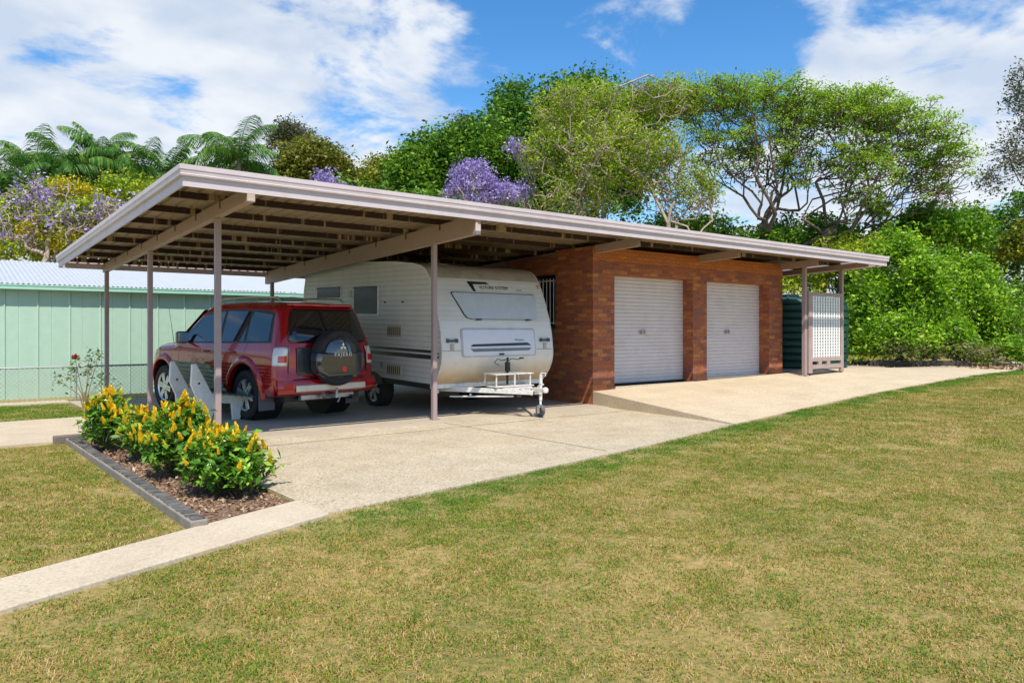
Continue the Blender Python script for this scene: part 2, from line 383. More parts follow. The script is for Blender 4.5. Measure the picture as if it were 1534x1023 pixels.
SC.cycles.max_bounces = 8; SC.cycles.transparent_max_bounces = 8

# ------------------------------------------------------------------ ground
def ground_material():
    m, nt, b = newmat('lawn_soil')
    tc = nd(nt, 'ShaderNodeTexCoord')
    a = nd(nt, 'ShaderNodeTexNoise', i_Scale=0.55, i_Detail=6.0, i_Roughness=0.6); nt.links.new(tc.outputs['Object'], a.inputs['Vector'])
    c = nd(nt, 'ShaderNodeTexNoise', i_Scale=24.0, i_Detail=6.0, i_Roughness=0.7); nt.links.new(tc.outputs['Object'], c.inputs['Vector'])
    mi = nd(nt, 'ShaderNodeMath', operation='MULTIPLY_ADD', i_1=0.6); nt.links.new(c.outputs['Fac'], mi.inputs[0])
    m2 = nd(nt, 'ShaderNodeMath', operation='MULTIPLY', i_1=0.4); nt.links.new(a.outputs['Fac'], m2.inputs[0]); nt.links.new(m2.outputs[0], mi.inputs[2])
    r = ramp(nt, [(0.40, (0.12, 0.12, 0.022)), (0.5, (0.25, 0.19, 0.055)), (0.6, (0.38, 0.26, 0.10))]); nt.links.new(mi.outputs[0], r.inputs['Fac'])
    nt.links.new(r.outputs[0], b.inputs['Base Color']); b.inputs['Roughness'].default_value = 0.95
    bp = nd(nt, 'ShaderNodeBump', i_Strength=0.5, i_Distance=0.02); nt.links.new(c.outputs['Fac'], bp.inputs['Height']); nt.links.new(bp.outputs[0], b.inputs['Normal'])
    return m
GM = ground_material()
xs = sorted([-300, -100, -40, -15]+[-10+i*1.0 for i in range(60)]+[55, 65, 90, 160, 400, 900]+[1.70, 1.71, 2.585, 2.595])
ys = sorted([-300, -60, -20]+[-8+i*1.5 for i in range(40)]+[60, 80, 120, 200, 400, 900]+[5.55, 5.56, 11.2, 11.21])
mb = MB(); mb.grid([[(x, y, gz(x, y)-(0.12 if 1.705 < x < 2.59 and 5.555 < y < 11.205 else 0.02)) for y in ys] for x in xs])
tag(mb.build('ground', GM, smooth=True), kind='structure')

# edge of the drive against the lawn, read off the photograph
EDGE = [(2.55, 5.56)]+[hit(u, v) for u, v in ((620, 741), (760, 712), (930, 676), (1100, 635), (1200, 612), (1300, 590), (1400, 572), (1534, 553))]
EDGE += [(EDGE[-1][0]+9, EDGE[-1][1]+1.6), (EDGE[-1][0]+25, EDGE[-1][1]+6)]
TIP = EDGE[4]
def inner(t):   # along the garage wall and on past the tank
    P = [(10.30, 10.28, 0.27), (13.6, 10.28, 0.33), (16.95, 10.28, 0.385), (18.6, 10.6, 0.43)]+[hpt(1275, 551, 0.42), hpt(1400, 550, 0.38), hpt(1534, 545, 0.33)]
    t *= len(P)-1; i = min(int(t), len(P)-2); f = t-i
    return tuple(P[i][k]*(1-f)+P[i+1][k]*f for k in range(3))
def outer(t):
    P = EDGE[4:]; t *= len(P)-1; i = min(int(t), len(P)-2); f = t-i
    x = P[i][0]*(1-f)+P[i+1][0]*f; y = P[i][1]*(1-f)+P[i+1][1]*f
    return (x, y, gz(x, y)+0.004)
# matched sampling of the two long sides
NT = 60
rows = []
for i in range(NT+1):
    t = i/NT; a = inner(t**1.0); o_ = outer(t**1.0)
    rows.append([tuple(a[k]*(1-s)+o_[k]*s for k in range(3)) for s in (0, 0.25, 0.5, 0.75, 1)])
mb = MB(); mb.grid(rows)
lowedge = [(p[0], p[1], -0.06) for p in rows[0]]
mb.add(list(rows[0])+lowedge, [(i, i+1, i+6, i+5) for i in range(4)])
outb = [(r[-1][0], r[-1][1], r[-1][2]-0.1) for r in rows]
mb.strip([r[-1] for r in rows], outb)
APR = mat_concrete('apron_concrete', (0.47, 0.38, 0.26), (0.60, 0.50, 0.36), 0.45, stainamt=0.35)
tag(mb.build('ramp', APR), kind='structure')
# floor round the tank and in the garage
mb = MB(); mb.box(10.6, 16.8, 10.30, 17.0, 0.1, 0.335); mb.box(16.96, 22.5, 10.35, 17.0, -0.05, 0.36)
tag(mb.build('garage_floor', CONCS), kind='structure')
# pebble drive in front of the carport
poly = [(2.60, 9.8)]+[(2.60, 5.56)]+EDGE[1:5]+[(10.35, 10.3), (10.35, 9.8)]
front = [(2.60, 5.56)]+EDGE[1:5]; front = front+[(10.35, 10.28)]
mb = MB()
for a, b in zip(front[:-1], front[1:]):
    n = 8; mb.grid([[(lerp_(a[0], b[0], i/n), lerp_(lerp_(a[1], b[1], i/n), 10.29, j/6), 0.0) for j in range(7)] for i in range(n+1)]); mb.add([(a[0], a[1], 0), (b[0], b[1], 0), (b[0], b[1], -0.1), (a[0], a[1], -0.1)], [(0, 1, 2, 3)])
mb.add([(2.60, 5.56, 0), (2.60, 10.0, 0), (2.60, 10.0, -0.1), (2.60, 5.56, -0.1)], [(0, 1, 2, 3)])
tag(mb.build('driveway', CONC), kind='structure')
mb = MB(); mb.box(2.58, 10.36, 9.8, 17.35, -0.12, 0.016)
tag(mb.build('carport_slab', CONCS, bevel=0.006), kind='structure')
# garden path and side path
mb = MB(); mb.prism([(-4.0, 3.05), (2.60, 5.50), (2.60, 6.11), (1.69, 5.76), (0.44, 5.27), (-4.0, 3.58)], -0.1, 0.012, 'z')
tag(mb.build('path', CONCP, bevel=0.008), kind='structure')
mb = MB(); mb.prism([(-9, 11.1), (1.64, 11.25), (2.57, 11.4), (2.57, 14.2), (-9, 13.9)], -0.1, 0.012, 'z')
tag(mb.build('side_path', CONCP), kind='structure')
# bed soil
SOIL = M('bed_soil', (0.20, 0.12, 0.075), 0.95, var=0.5, scale=30, bump=1.0, bscale=60)
mb = MB(); bx = [1.70+i*0.1 for i in range(10)]; by = [5.5+i*0.145 for i in range(41)]
rows = [[(x, y, -0.045+0.03*mnoise.noise(Vector((x*3, y*3, 0)))) for y in by] for x in bx]
mb.grid(rows)
tag(mb.build('garden_soil', SOIL, smooth=True), kind='structure')
rng = np.random.default_rng(5)
n = 2600; C = np.c_[rng.uniform(1.78, 2.56, n), rng.uniform(5.85, 11.2, n), np.zeros(n)]; C[:, 2] = -0.03+rng.uniform(0, 0.02, n)
V, F = leaf_quads(rng, C, 0.05, 0.35, up=2.5)
tag(np_mesh('mulch', V, F, mat_leaf('mulch_chip', [(0.09, 0.05, 0.03), (0.22, 0.13, 0.08), (0.36, 0.24, 0.15), (0.45, 0.33, 0.22)], 0.0)), kind='stuff')

# ------------------------------------------------------------------ grass
def in_poly(x, y, P):
    c = False; j = len(P)-1
    for i in range(len(P)):
        if (P[i][1] > y) != (P[j][1] > y) and x < (P[j][0]-P[i][0])*(y-P[i][1])/(P[j][1]-P[i][1])+P[i][0]: c = not c
        j = i
    return c
LAWN = [(-4.0, -3.0), (-4.0, 3.0), (2.60, 5.46)]+EDGE[1:]+[(60, -3.0)]
LAWN2 = [(-9, 3.62-5*0.375), (-4.0, 3.62), (0.44, 5.31), (1.60, 5.76), (1.60, 11.2), (-9, 11.05)]
LAWN3 = [(-9, 13.95), (2.55, 14.25), (2.55, 17.3), (-9, 17.3)]
pf = [inner(t/12) for t in range(3, 13)]
FAR = [(22.8, 14.2)]+[(p[0], p[1]+0.15) for p in pf if p[0] > 23]+[(60, 20), (60, 40), (20, 30)]
def grass_mat():
    m, nt, b = newmat('grass_blade')
    g = nd(nt, 'ShaderNodeNewGeometry')
    n1 = nd(nt, 'ShaderNodeTexNoise', i_Scale=0.75, i_Detail=5.0, i_Roughness=0.6); nt.links.new(g.outputs['Position'], n1.inputs['Vector'])
    n2 = nd(nt, 'ShaderNodeTexNoise', i_Scale=9.0, i_Detail=4.0); nt.links.new(g.outputs['Position'], n2.inputs['Vector'])
    a = nd(nt, 'ShaderNodeMath', operation='MULTIPLY_ADD', i_1=1.25); nt.links.new(n1.outputs['Fac'], a.inputs[0])
    a.inputs[2].default_value = -0.67
    b2 = nd(nt, 'ShaderNodeMath', operation='MULTIPLY_ADD', i_1=1.5); nt.links.new(n2.outputs['Fac'], b2.inputs[0]); b2.inputs[2].default_value = -0.74
    s = nd(nt, 'ShaderNodeMath', operation='ADD'); nt.links.new(a.outputs[0], s.inputs[0]); nt.links.new(b2.outputs[0], s.inputs[1])
    s2 = nd(nt, 'ShaderNodeMath', operation='ADD'); nt.links.new(s.outputs[0], s2.inputs[0]); nt.links.new(g.outputs['Random Per Island'], s2.inputs[1])
    # greener within half a metre of the watered drive edge: attribute made with the points
    at_ = nd(nt, 'ShaderNodeAttribute'); at_.attribute_type = 'INSTANCER'; at_.attribute_name = 'green'
    s3 = nd(nt, 'ShaderNodeMath', operation='SUBTRACT'); nt.links.new(s2.outputs[0], s3.inputs[0]); nt.links.new(at_.outputs['Fac'], s3.inputs[1])
    r = ramp(nt, [(0.0, (0.09, 0.21, 0.014)), (0.25, (0.17, 0.26, 0.018)), (0.45, (0.29, 0.28, 0.035)), (0.68, (0.44, 0.31, 0.085)), (0.9, (0.49, 0.31, 0.12)), (1.0, (0.60, 0.43, 0.22))])
    nt.links.new(s3.outputs[0], r.inputs['Fac'])
    nt.links.new(r.outputs[0], b.inputs['Base Color']); b.inputs['Roughness'].default_value = 0.6; b.inputs['Specular IOR Level'].default_value = 0.25
    tr = nd(nt, 'ShaderNodeBsdfTranslucent'); nt.links.new(r.outputs[0], tr.inputs['Color'])
    mx = nd(nt, 'ShaderNodeMixShader'); mx.inputs[0].default_value = 0.3; nt.links.new(b.outputs[0], mx.inputs[1]); nt.links.new(tr.outputs[0], mx.inputs[2])
    nt.links.new(mx.outputs[0], nt.nodes['Material Output'].inputs['Surface'])
    return m
GRASSM = grass_mat()
def tuft(i, nb, r, hmin, hmax, w):
    rg = np.random.default_rng(100+i)
    a = rg.uniform(0, 2*PI, nb); rr = r*np.sqrt(rg.uniform(0, 1, nb)); C = np.c_[rr*np.cos(a), rr*np.sin(a), np.full(nb, -0.006)]
    h = rg.uniform(hmin, hmax, nb); th = rg.uniform(0, 2*PI, nb); lean = rg.uniform(0.3, 1.6, nb)
    side = np.c_[np.cos(th), np.sin(th), np.zeros(nb)]; d = np.c_[-np.sin(th)*lean, np.cos(th)*lean, np.ones(nb)]; d /= np.linalg.norm(d, axis=1)[:, None]
    d2 = d.copy(); d2[:, 2] -= 0.5; d2 /= np.linalg.norm(d2, axis=1)[:, None]
    V = np.empty((nb, 5, 3)); m_ = C+d*(h*0.6)[:, None]
    V[:, 0] = C-side*w; V[:, 1] = C+side*w; V[:, 2] = m_+side*w*0.8; V[:, 3] = m_-side*w*0.8; V[:, 4] = m_+d2*(h*0.5)[:, None]
    k = np.arange(nb)*5
    me = bpy.data.meshes.new('tuft'); me.from_pydata(V.reshape(-1, 3).tolist(), [], [(a_, a_+1, a_+2, a_+3) for a_ in k]+[(a_+3, a_+2, a_+4) for a_ in k])
    me.materials.append(GRASSM); return me
def make_grass():
    hid = bpy.data.collections.new('grass_blades')
    for i in range(4):
        o = bpy.data.objects.new('grass_tuft', tuft(i, 110, 0.13, 0.012, 0.034, 0.0023)); hid.objects.link(o)
    rg = random.Random(3); P = []; S = []; G = []
    def add(poly, x0, x1, y0, y1, dens, sc, cond):
        dens *= 1.6
        n = int((x1-x0)*(y1-y0)*dens)
        for _ in range(n):
            x = rg.uniform(x0, x1); y = rg.uniform(y0, y1)
            dd = x*FW[0]+y*FW[1]; ss = x*RT[0]+y*RT[1]
            if dd < 2.2 or abs(ss) > dd*0.78+1.0 or not cond(dd): continue
            if in_poly(x, y, poly):
                P.append((x, y, gz(x, y)-0.018)); S.append(sc*rg.uniform(0.75, 1.25))
                g = 0.0
                for a, b in zip(EDGE[:-1], EDGE[1:]):
                    ax, ay = a; bx_, by_ = b; L = (bx_-ax)**2+(by_-ay)**2; t = max(0, min(1, ((x-ax)*(bx_-ax)+(y-ay)*(by_-ay))/L))
                    q = math.hypot(x-ax-t*(bx_-ax), y-ay-t*(by_-ay)); g = max(g, 0.9*sstep(1.15-(q)/0.75))
                G.append(max(g, 0.45 if poly is LAWN3 else 0.0))
    add(LAWN, -4, 12, -3, 7.5, 62, 0.95, lambda d: d < 9)
    add(LAWN, 0, 26, -3, 10, 30, 1.35, lambda d: 9 <= d < 18)
    add(LAWN, 6, 45, -3, 16, 13, 2.0, lambda d: 18 <= d < 34)
    add(LAWN2, -6, 1.7, 2, 11.3, 55, 1.05, lambda d: True)
    add(LAWN3, -8, 2.6, 13.9, 17.3, 25, 1.5, lambda d: True)
    add(FAR, 20, 50, 13, 32, 6, 2.4, lambda d: True)
    me = bpy.data.meshes.new('grass'); me.from_pydata(P, [], [])
    a = me.attributes.new('sz', 'FLOAT', 'POINT'); a.data.foreach_set('value', S)
    a = me.attributes.new('green', 'FLOAT', 'POINT'); a.data.foreach_set('value', G)
    ob = bpy.data.objects.new('grass', me); COL.objects.link(ob)
    ng = bpy.data.node_groups.new('scatter_blades', 'GeometryNodeTree')
    ng.interface.new_socket('Geometry', in_out='INPUT', socket_type='NodeSocketGeometry'); ng.interface.new_socket('Geometry', in_out='OUTPUT', socket_type='NodeSocketGeometry')
    gi = ng.nodes.new('NodeGroupInput'); go = ng.nodes.new('NodeGroupOutput')
    m2p = ng.nodes.new('GeometryNodeMeshToPoints'); ip = ng.nodes.new('GeometryNodeInstanceOnPoints'); ci = ng.nodes.new('GeometryNodeCollectionInfo')
    ci.inputs['Collection'].default_value = hid; ci.inputs['Separate Children'].default_value = True; ci.inputs['Reset Children'].default_value = True
    ip.inputs['Pick Instance'].default_value = True
    rv = ng.nodes.new('FunctionNodeRandomValue'); rv.data_type = 'FLOAT_VECTOR'; rv.inputs['Min'].default_value = (0, 0, 0); rv.inputs['Max'].default_value = (0, 0, 2*PI)
    ri = ng.nodes.new('FunctionNodeRandomValue'); ri.data_type = 'INT'; ri.inputs[4].default_value = 0; ri.inputs[5].default_value = 3
    na = ng.nodes.new('GeometryNodeInputNamedAttribute'); na.data_type = 'FLOAT'; na.inputs['Name'].default_value = 'sz'
    L = ng.links.new
    L(gi.outputs[0], m2p.inputs['Mesh']); L(m2p.outputs[0], ip.inputs['Points']); L(ci.outputs[0], ip.inputs['Instance'])
    L(rv.outputs[0], ip.inputs['Rotation']); L(ri.outputs[2], ip.inputs['Instance Index']); L(na.outputs[0], ip.inputs['Scale']); L(ip.outputs[0], go.inputs[0])
    md = ob.modifiers.new('scatter', 'NODES'); md.node_group = ng
    tag(ob, kind='stuff')
make_grass()

# ------------------------------------------------------------------ garage with its carport
BT = lambda y: 3.09-0.042*(y-10.15)          # underside line of the purlins = top of the beams
G = thing('garage_building', (10.31, 10.29, 0.0), 'brick double garage with a wide flat-roofed open carport on steel posts', 'garage')
XL, XR, YF, YB = 2.42, 19.1, 8.78, 17.3
# roof sheet with ribs along the slope
def roof_sheet():
    mb = MB(); n = int((XR-XL-0.1)/0.19); prof = []
    x = XL+0.05
    for i in range(n):
        prof += [(x, 0), (x+0.015, 0.0), (x+0.03, 0.028), (x+0.06, 0.028), (x+0.075, 0.0)]; x += (XR-XL-0.1)/n
    prof.append((XR-0.05, 0))
    rows = [[(px, y, BT(y)+0.085+pz) for px, pz in prof] for y in (YF+0.06, YB-0.05)]
    mb.grid(rows); rows2 = [[(p[0], p[1], p[2]-0.002) for p in r] for r in rows]
    return mb
SHEET = M('roof_sheet', (0.30, 0.235, 0.15), 0.5, 0.0, var=0.12, dirt=(0.22, 0.15, 0.08), dscale=2.2, damt=0.7)
roof_sheet().build('roof', SHEET, G, solid=0.002)
def fascia_profile():   # (outward, up) of the box gutter over the lower board
    return [(0, 0), (0.018, 0), (0.018, 0.105), (0.05, 0.112), (0.055, 0.13), (0.05, 0.138), (0.055, 0.175), (0.062, 0.182), (0.062, 0.236), (0.02, 0.236), (0.0, 0.2)]
fp = fascia_profile()
def ft(y): return BT(y)-0.108
mb = MB()   # front
A = []; 
def ring(x, y, ox, oy): return [(x+ox*p[0], y+oy*p[0], ft(y)+p[1]) for p in fp]
c0 = [(XL-p[0], YF-p[0], ft(YF)+p[1]) for p in fp]; c1 = [(XR+p[0], YF-p[0], ft(YF)+p[1]) for p in fp]
c2 = [(XR+p[0], YB+p[0], ft(YB)+p[1]) for p in fp]; c3 = [(XL-p[0], YB+p[0], ft(YB)+p[1]) for p in fp]
def fas(a, b):
    mb = MB(); n = len(a); mb.add(list(a)+list(b), [(i, (i+1) % n, n+(i+1) % n, n+i) for i in range(n)]); return mb
for a, b in ((c0, c1), (c3, c0), (c1, c2), (c2, c3)):
    fas(a, b).build('fascia', FASC, G)
# purlins
def purlin_mat():
    m, nt, b = newmat('old_purlin')
    tc = nd(nt, 'ShaderNodeTexCoord'); mp = nd(nt, 'ShaderNodeMapping'); mp.inputs['Scale'].default_value = (6.5, 1.9, 0.5); nt.links.new(tc.outputs['Object'], mp.inputs[0])
    n = nd(nt, 'ShaderNodeTexNoise', i_Scale=1.0, i_Detail=3.0, i_Roughness=0.7); nt.links.new(mp.outputs[0], n.inputs['Vector'])
    r = ramp(nt, [(0.56, (0.035, 0.016, 0.010)), (0.63, (0.36, 0.26, 0.15))]); nt.links.new(n.outputs['Fac'], r.inputs['Fac'])
    nt.links.new(r.outputs[0], b.inputs['Base Color']); b.inputs['Roughness'].default_value = 0.85
    return m
PUR = purlin_mat()
for i in range(9):
    y = YF+0.12+i*(YB-YF-0.3)/8
    mb = MB(); z = BT(y)
    mb.box(XL+0.02, XR-0.02, y, y+0.045, z+0.001, z+0.083); mb.build('purlin', PUR, G)
# rafters across and their ends
for X, y0, dep in ((3.22, 8.93, 0.17), (6.60, 8.97, 0.28), (10.42, 9.22, 0.16), (13.62, 9.28, 0.16), (16.86, 9.34, 0.16), (18.62, 9.0, 0.13)):
    mb = MB(); w = 0.045
    y1 = YB-0.03
    zt0, zt1 = BT(y0)-0.001, BT(y1)-0.001
    mb.hexa([(X-w, y0, zt0-dep), (X+w, y0, zt0-dep), (X+w, y1, zt1-dep), (X-w, y1, zt1-dep), (X-w, y0, zt0), (X+w, y0, zt0), (X+w, y1, zt1), (X-w, y1, zt1)])
    bm_ = mb.build('beam', BEAMM, G, bevel=0.004)
    if X < 7:
        mc = MB(); mc.box(X-w-0.002, X+w+0.002, y0-0.006, y0-0.001, zt0-dep-0.002, zt0-0.002); mc.build('end_cap', FASC, bm_)
        for i in range(9):
            y = YF+0.12+i*(YB-YF-0.3)/8
            if y > y0+0.1:
                ml = MB(); ml.box(X-w-0.006, X-w-0.001, y-0.03, y+0.01, BT(y)-0.09, BT(y)+0.02); ml.build('bracket', M('bracket_rust', (0.12, 0.06, 0.03), 0.8), bm_)
def post(X, Y, z0, zt, w=0.075):
    mb = MB(); mb.box(X-w/2, X+w/2, Y-w/2, Y+w/2, z0, zt-0.002); p = mb.build('post', POSTM, G, bevel=0.006)
    mb = MB(); mb.box(X-w/2-0.03, X+w/2+0.03, Y-w/2-0.03, Y+w/2+0.03, z0-0.02, z0+0.008); mb.build('base_plate', STEEL, p)
for X, Y in ((3.22, 10.15), (3.22, 13.64), (3.22, 17.1)): post(X, Y, 0.016, BT(Y)-0.17)
for X, Y in ((6.60, 10.15), (6.60, 16.95)): post(X, Y, 0.016, BT(Y)-0.28)
post(16.86, 9.68, 0.36, BT(9.68)-0.16, 0.09); post(18.62, 9.68, 0.36, BT(9.68)-0.13, 0.09)

def mat_brick2():
    m = BRICK.copy(); m.name = 'brick_orange'
    for n in m.node_tree.nodes:
        if n.type == 'VALTORGB':
            for e in n.color_ramp.elements: c = e.color; e.color = (0.35*c[0]+0.34, 0.35*c[1]+0.105, 0.35*c[2]+0.012, 1)
    return m
# brick walls: left side wall with a window opening, front with two door openings
wt = 3.10
mb = MB()
YW = 10.29
mb.box(10.31, 10.54, YW+0.0, 11.36, -0.05, BT(10.4)-0.02)       # side wall before window
mb.box(10.31, 10.54, 11.36, 12.9, -0.05, 1.50); mb.box(10.31, 10.54, 11.36, 12.9, 2.58, BT(12)-0.06)
mb.box(10.31, 10.54, 12.9, 16.9, -0.05, BT(17)-0.01)
mb.box(10.54, 16.9, 16.67, 16.9, 0.3, BT(17)-0.01)
mb.box(16.67, 16.9, 10.62, 16.67, 0.3, BT(17)-0.01)
# front piers and header
mb.box(10.54, 10.91, YW, 10.60, 0.20, 2.54)
mb.box(13.38, 13.87, YW, 10.66, 0.25, 2.54); mb.box(16.32, 16.90, YW, 10.62, 0.25, 2.54)
mb.box(10.54, 16.90, YW, 10.60, 2.54, BT(10.4)-0.021)
mb.build('brick_wall', BRICK, G)
mb = MB(); mb.box(10.306, 16.904, YW-0.004, YW-0.0005, 2.80, BT(10.3)-0.03)
mb.build('brick_band', mat_brick2(), G)
DOORM = M('roller_door', (0.62, 0.565, 0.56), 0.45, 0.0, var=0.03, dirt=(0.40, 0.33, 0.28), dscale=2, damt=0.3)
def roller(x0, x1):
    mb = MB(); z0, z1 = 0.36, 2.56; n = 29; rows = []
    prof = []
    for i in range(n):
        z = z0+(z1-z0)*i/n; h = (z1-z0)/n
        prof += [(0.0, z), (-0.014, z+h*0.12), (-0.016, z+h*0.5), (-0.014, z+h*0.8), (0.0, z+h*0.92)]
    prof.append((0.0, z1))
    mb.grid([[(x, 10.58+p[0], p[1]) for p in prof] for x in (x0, x1)])
    d = mb.build('roller_door', DOORM, G, solid=0.002)
    xm = (x0+x1)/2-0.1
    mb = MB(); mb.box(xm-0.09, xm+0.09, 10.535, 10.56, 1.36, 1.44); mb.box(xm-0.06, xm-0.02, 10.515, 10.536, 1.37, 1.43); mb.box(xm+0.02, xm+0.06, 10.515, 10.536, 1.37, 1.43)
    mb.build('handle', STEEL, d, bevel=0.004)
    mb = MB(); mb.box(x0, x1, 10.53, 10.6, 0.315, 0.36); mb.build('bottom_rail', DARK, d)
    for a in (x0-0.0, x1-0.05):
        mb = MB(); mb.box(a, a+0.05, 10.585, 10.62, 0.34, 2.56); mb.build('guide_rail', FASC, d)
roller(10.90, 13.39); roller(13.86, 16.33)
mb = MB(); mb.box(10.92, 13.37, 10.262, 10.55, 0.2, 0.335); mb.box(13.88, 16.31, 10.262, 10.55, 0.25, 0.372); mb.build('threshold', CONCP, G, bevel=0.006)
# window in the side wall
mb = MB(); mb.box(10.47, 10.49, 11.36, 12.9, 1.5, 2.58); wn = mb.build('window', GLASSD, G)
mb = MB()
for a, b, c, d in ((11.36, 11.41, 1.5, 2.58), (12.85, 12.9, 1.5, 2.58), (11.41, 12.85, 1.5, 1.56), (11.41, 12.85, 2.52, 2.58), (12.1, 12.15, 1.56, 2.52)):
    mb.box(10.42, 10.468, a, b, c, d)
mb.build('frame', DARK, wn)
mb = MB()
for i in range(14): mb.box(10.325, 10.337, 11.43+i*0.108, 11.442+i*0.108, 1.55, 2.50)
mb.box(10.322, 10.34, 11.37, 12.89, 2.44, 2.46); mb.box(10.322, 10.34, 11.37, 12.89, 1.58, 1.6)
mb.build('bar_grille', WHITEP, wn)
mb = MB(); mb.box(10.28, 10.40, 11.34, 12.92, 1.455, 1.498); mb.build('sill', M('sill_dark', (0.06, 0.05, 0.045), 0.6), wn)

# ------------------------------------------------------------------ lattice screen between the end posts
LT = thing('lattice_screen', (17.75, 9.66, 0.42), 'tall white lattice panel in a brown frame between the two end posts', 'lattice screen')
LF = M('lattice_frame', (0.36, 0.27, 0.24), 0.7, var=0.15, bump=0.2)
mb = MB()
x0, x1, y0, y1 = 16.93, 18.56, 9.60, 9.66
mb.box(x0, x0+0.16, y0, y1, 0.40, 2.36); mb.box(x1-0.10, x1, y0, y1, 0.40, 2.36)
mb.box(x0+0.16, x1-0.10, y0, y1, 2.27, 2.36); mb.box(x0+0.16, x1-0.10, y0, y1, 0.68, 0.78)
mb.box(x0+0.16, x1-0.1, y0, y1, 0.50, 0.60); mb.box(x0+0.45, x0+0.6, y0, y1, 0.6, 0.68); mb.box(x0+0.85, x0+1.0, y0, y1, 0.6, 0.68)
mb.build('frame', LF, LT, bevel=0.004)
mb = MB()
n = 11
for i in range(n):
    a = x0+0.17+(x1-x0-0.28)*(i+0.5)/n; mb.box(a-0.034, a+0.034, y0+0.01, y0+0.022, 0.78, 2.27)
mb.build('slat_panel', WHITEP, LT)
mb = MB()
for j in range(20):
    z = 0.82+j*0.0745; mb.box(x0+0.17, x1-0.11, y0+0.024, y0+0.034, z-0.011, z+0.02)
mb.build('cross_slats', M('lattice_back', (0.6, 0.6, 0.6), 0.5), LT)

# ------------------------------------------------------------------ tank
TK = thing('water_tank', (20.62, 12.35, 0.36), 'big round dark green ribbed plastic water tank behind the lattice screen', 'water tank')
TKM = M('tank_green', (0.004, 0.055, 0.042), 0.4, var=0.1, dirt=(0.015, 0.11, 0.085), damt=0.4)
prof = [(0.0, 0.0), (1.58, 0.0)]; z = 0.02
for i in range(9):
    prof += [(1.58, z), (1.64, z+0.035), (1.64, z+0.15), (1.58, z+0.19)]; z += 0.20
prof += [(1.60, z), (1.62, z+0.05), (1.56, z+0.12), (1.35, z+0.15), (0.5, z+0.22), (0.3, z+0.24), (0.0, z+0.25)]
mb = MB(); mb.lathe(prof, (20.62, 12.35, 0.36), n=64); mb.build('tank_wall', TKM, TK, smooth=True)
mb = MB()
for k in range(12):
    t = 2*PI*k/12; c, s = math.cos(t), math.sin(t)
    mb.tube([(20.62+c*1.5, 12.35+s*1.5, 0.36+z+0.13), (20.62+c*0.5, 12.35+s*0.5, 0.36+z+0.23)], 0.035, 6)
mb.build('roof_rib', TKM, TK, smooth=True)
mb = MB(); mb.lathe([(0.3, 0), (0.3, 0.06), (0.26, 0.09), (0, 0.09)], (20.62, 12.35, 0.36+z+0.23)); mb.build('lid', DARK, TK)
# blocks by the tank
BLK = mat_concrete('block_grey', (0.42, 0.40, 0.37), (0.58, 0.56, 0.52), 0.2)
mb = MB(); mb.box(16.98, 17.33, 10.9, 11.15, 0.365, 0.62); tag(mb.build('concrete_block', BLK, bevel=0.015, origin=(17.15, 11.0, 0.365)), 'pale concrete block lying flat on the slab beside the dark tank', 'block')
mb = MB(); mb.M = Matrix.Translation((17.33, 11.02, 0.78)) @ Matrix.Rotation(R(38), 4, 'Y'); mb.box(-0.19, 0.16, -0.1, 0.1, -0.12, 0.1)
tag(mb.build('broken_block', BLK, bevel=0.02, origin=(17.3, 11.0, 0.62)), 'tilted grey block leaning on top of the flat pale block', 'block')

# ------------------------------------------------------------------ neighbour's shed
SH = thing('shed', (1.5, 19.0, 0.0), 'long pale green metal shed with white corrugated roof behind the carport', 'shed')
SHM = M('shed_wall', (0.39, 0.56, 0.455), 0.45, 0.0, var=0.05, dirt=(0.33, 0.52, 0.42), damt=0.3)
mb = MB(); prof = []; x = -14.0
while x < 9.6:
    prof += [(x, 0), (x+0.03, 0.0), (x+0.045, 0.024), (x+0.06, 0.024), (x+0.075, 0), (x+0.30, 0.0), (x+0.305, -0.006), (x+0.32, -0.006), (x+0.325, 0)]; x += 0.60
mb.grid([[(p[0], 19.0-p[1], z) for p in prof] for z in (-0.25, 2.3)])
mb.grid([[(9.6, y, z) for y in (19.0, 25)] for z in (-0.25, 2.3)]); mb.grid([[(x, 25, z) for x in (-14.0, 9.6)] for z in (-0.25, 2.3)])
mb.build('wall', SHM, SH)
mb = MB(); x = -14.2; prof = []
while x < 9.8:
    for k in range(4): prof.append((x+k*0.02375, 0.012*math.sin(k*PI/2)))
    x += 0.095
rise = 0.72
mb.grid([[(p[0], y, z+p[1]) for p in prof] for y, z in ((18.88, 2.42), (22.0, 2.42+rise), (25.3, 2.42))])
mb.build('roof', M('shed_roof', (0.40, 0.43, 0.47), 0.5, 0.0, var=0.06, dirt=(0.33, 0.36, 0.39), damt=0.4), SH)
mb = MB(); mb.box(-14.2, 9.8, 18.80, 18.90, 2.30, 2.40); mb.box(-14.2, 9.8, 18.79, 18.80, 2.375, 2.405); mb.build('gutter', M('gutter_green', (0.33, 0.58, 0.46), 0.4, var=0.05), SH, bevel=0.01)
mb = MB(); mb.tube([(1.35, 18.93, 2.3), (1.35, 18.93, 0)], 0.045, 10); mb.build('downpipe', M('pipe_dark', (0.05, 0.11, 0.09), 0.5), SH)

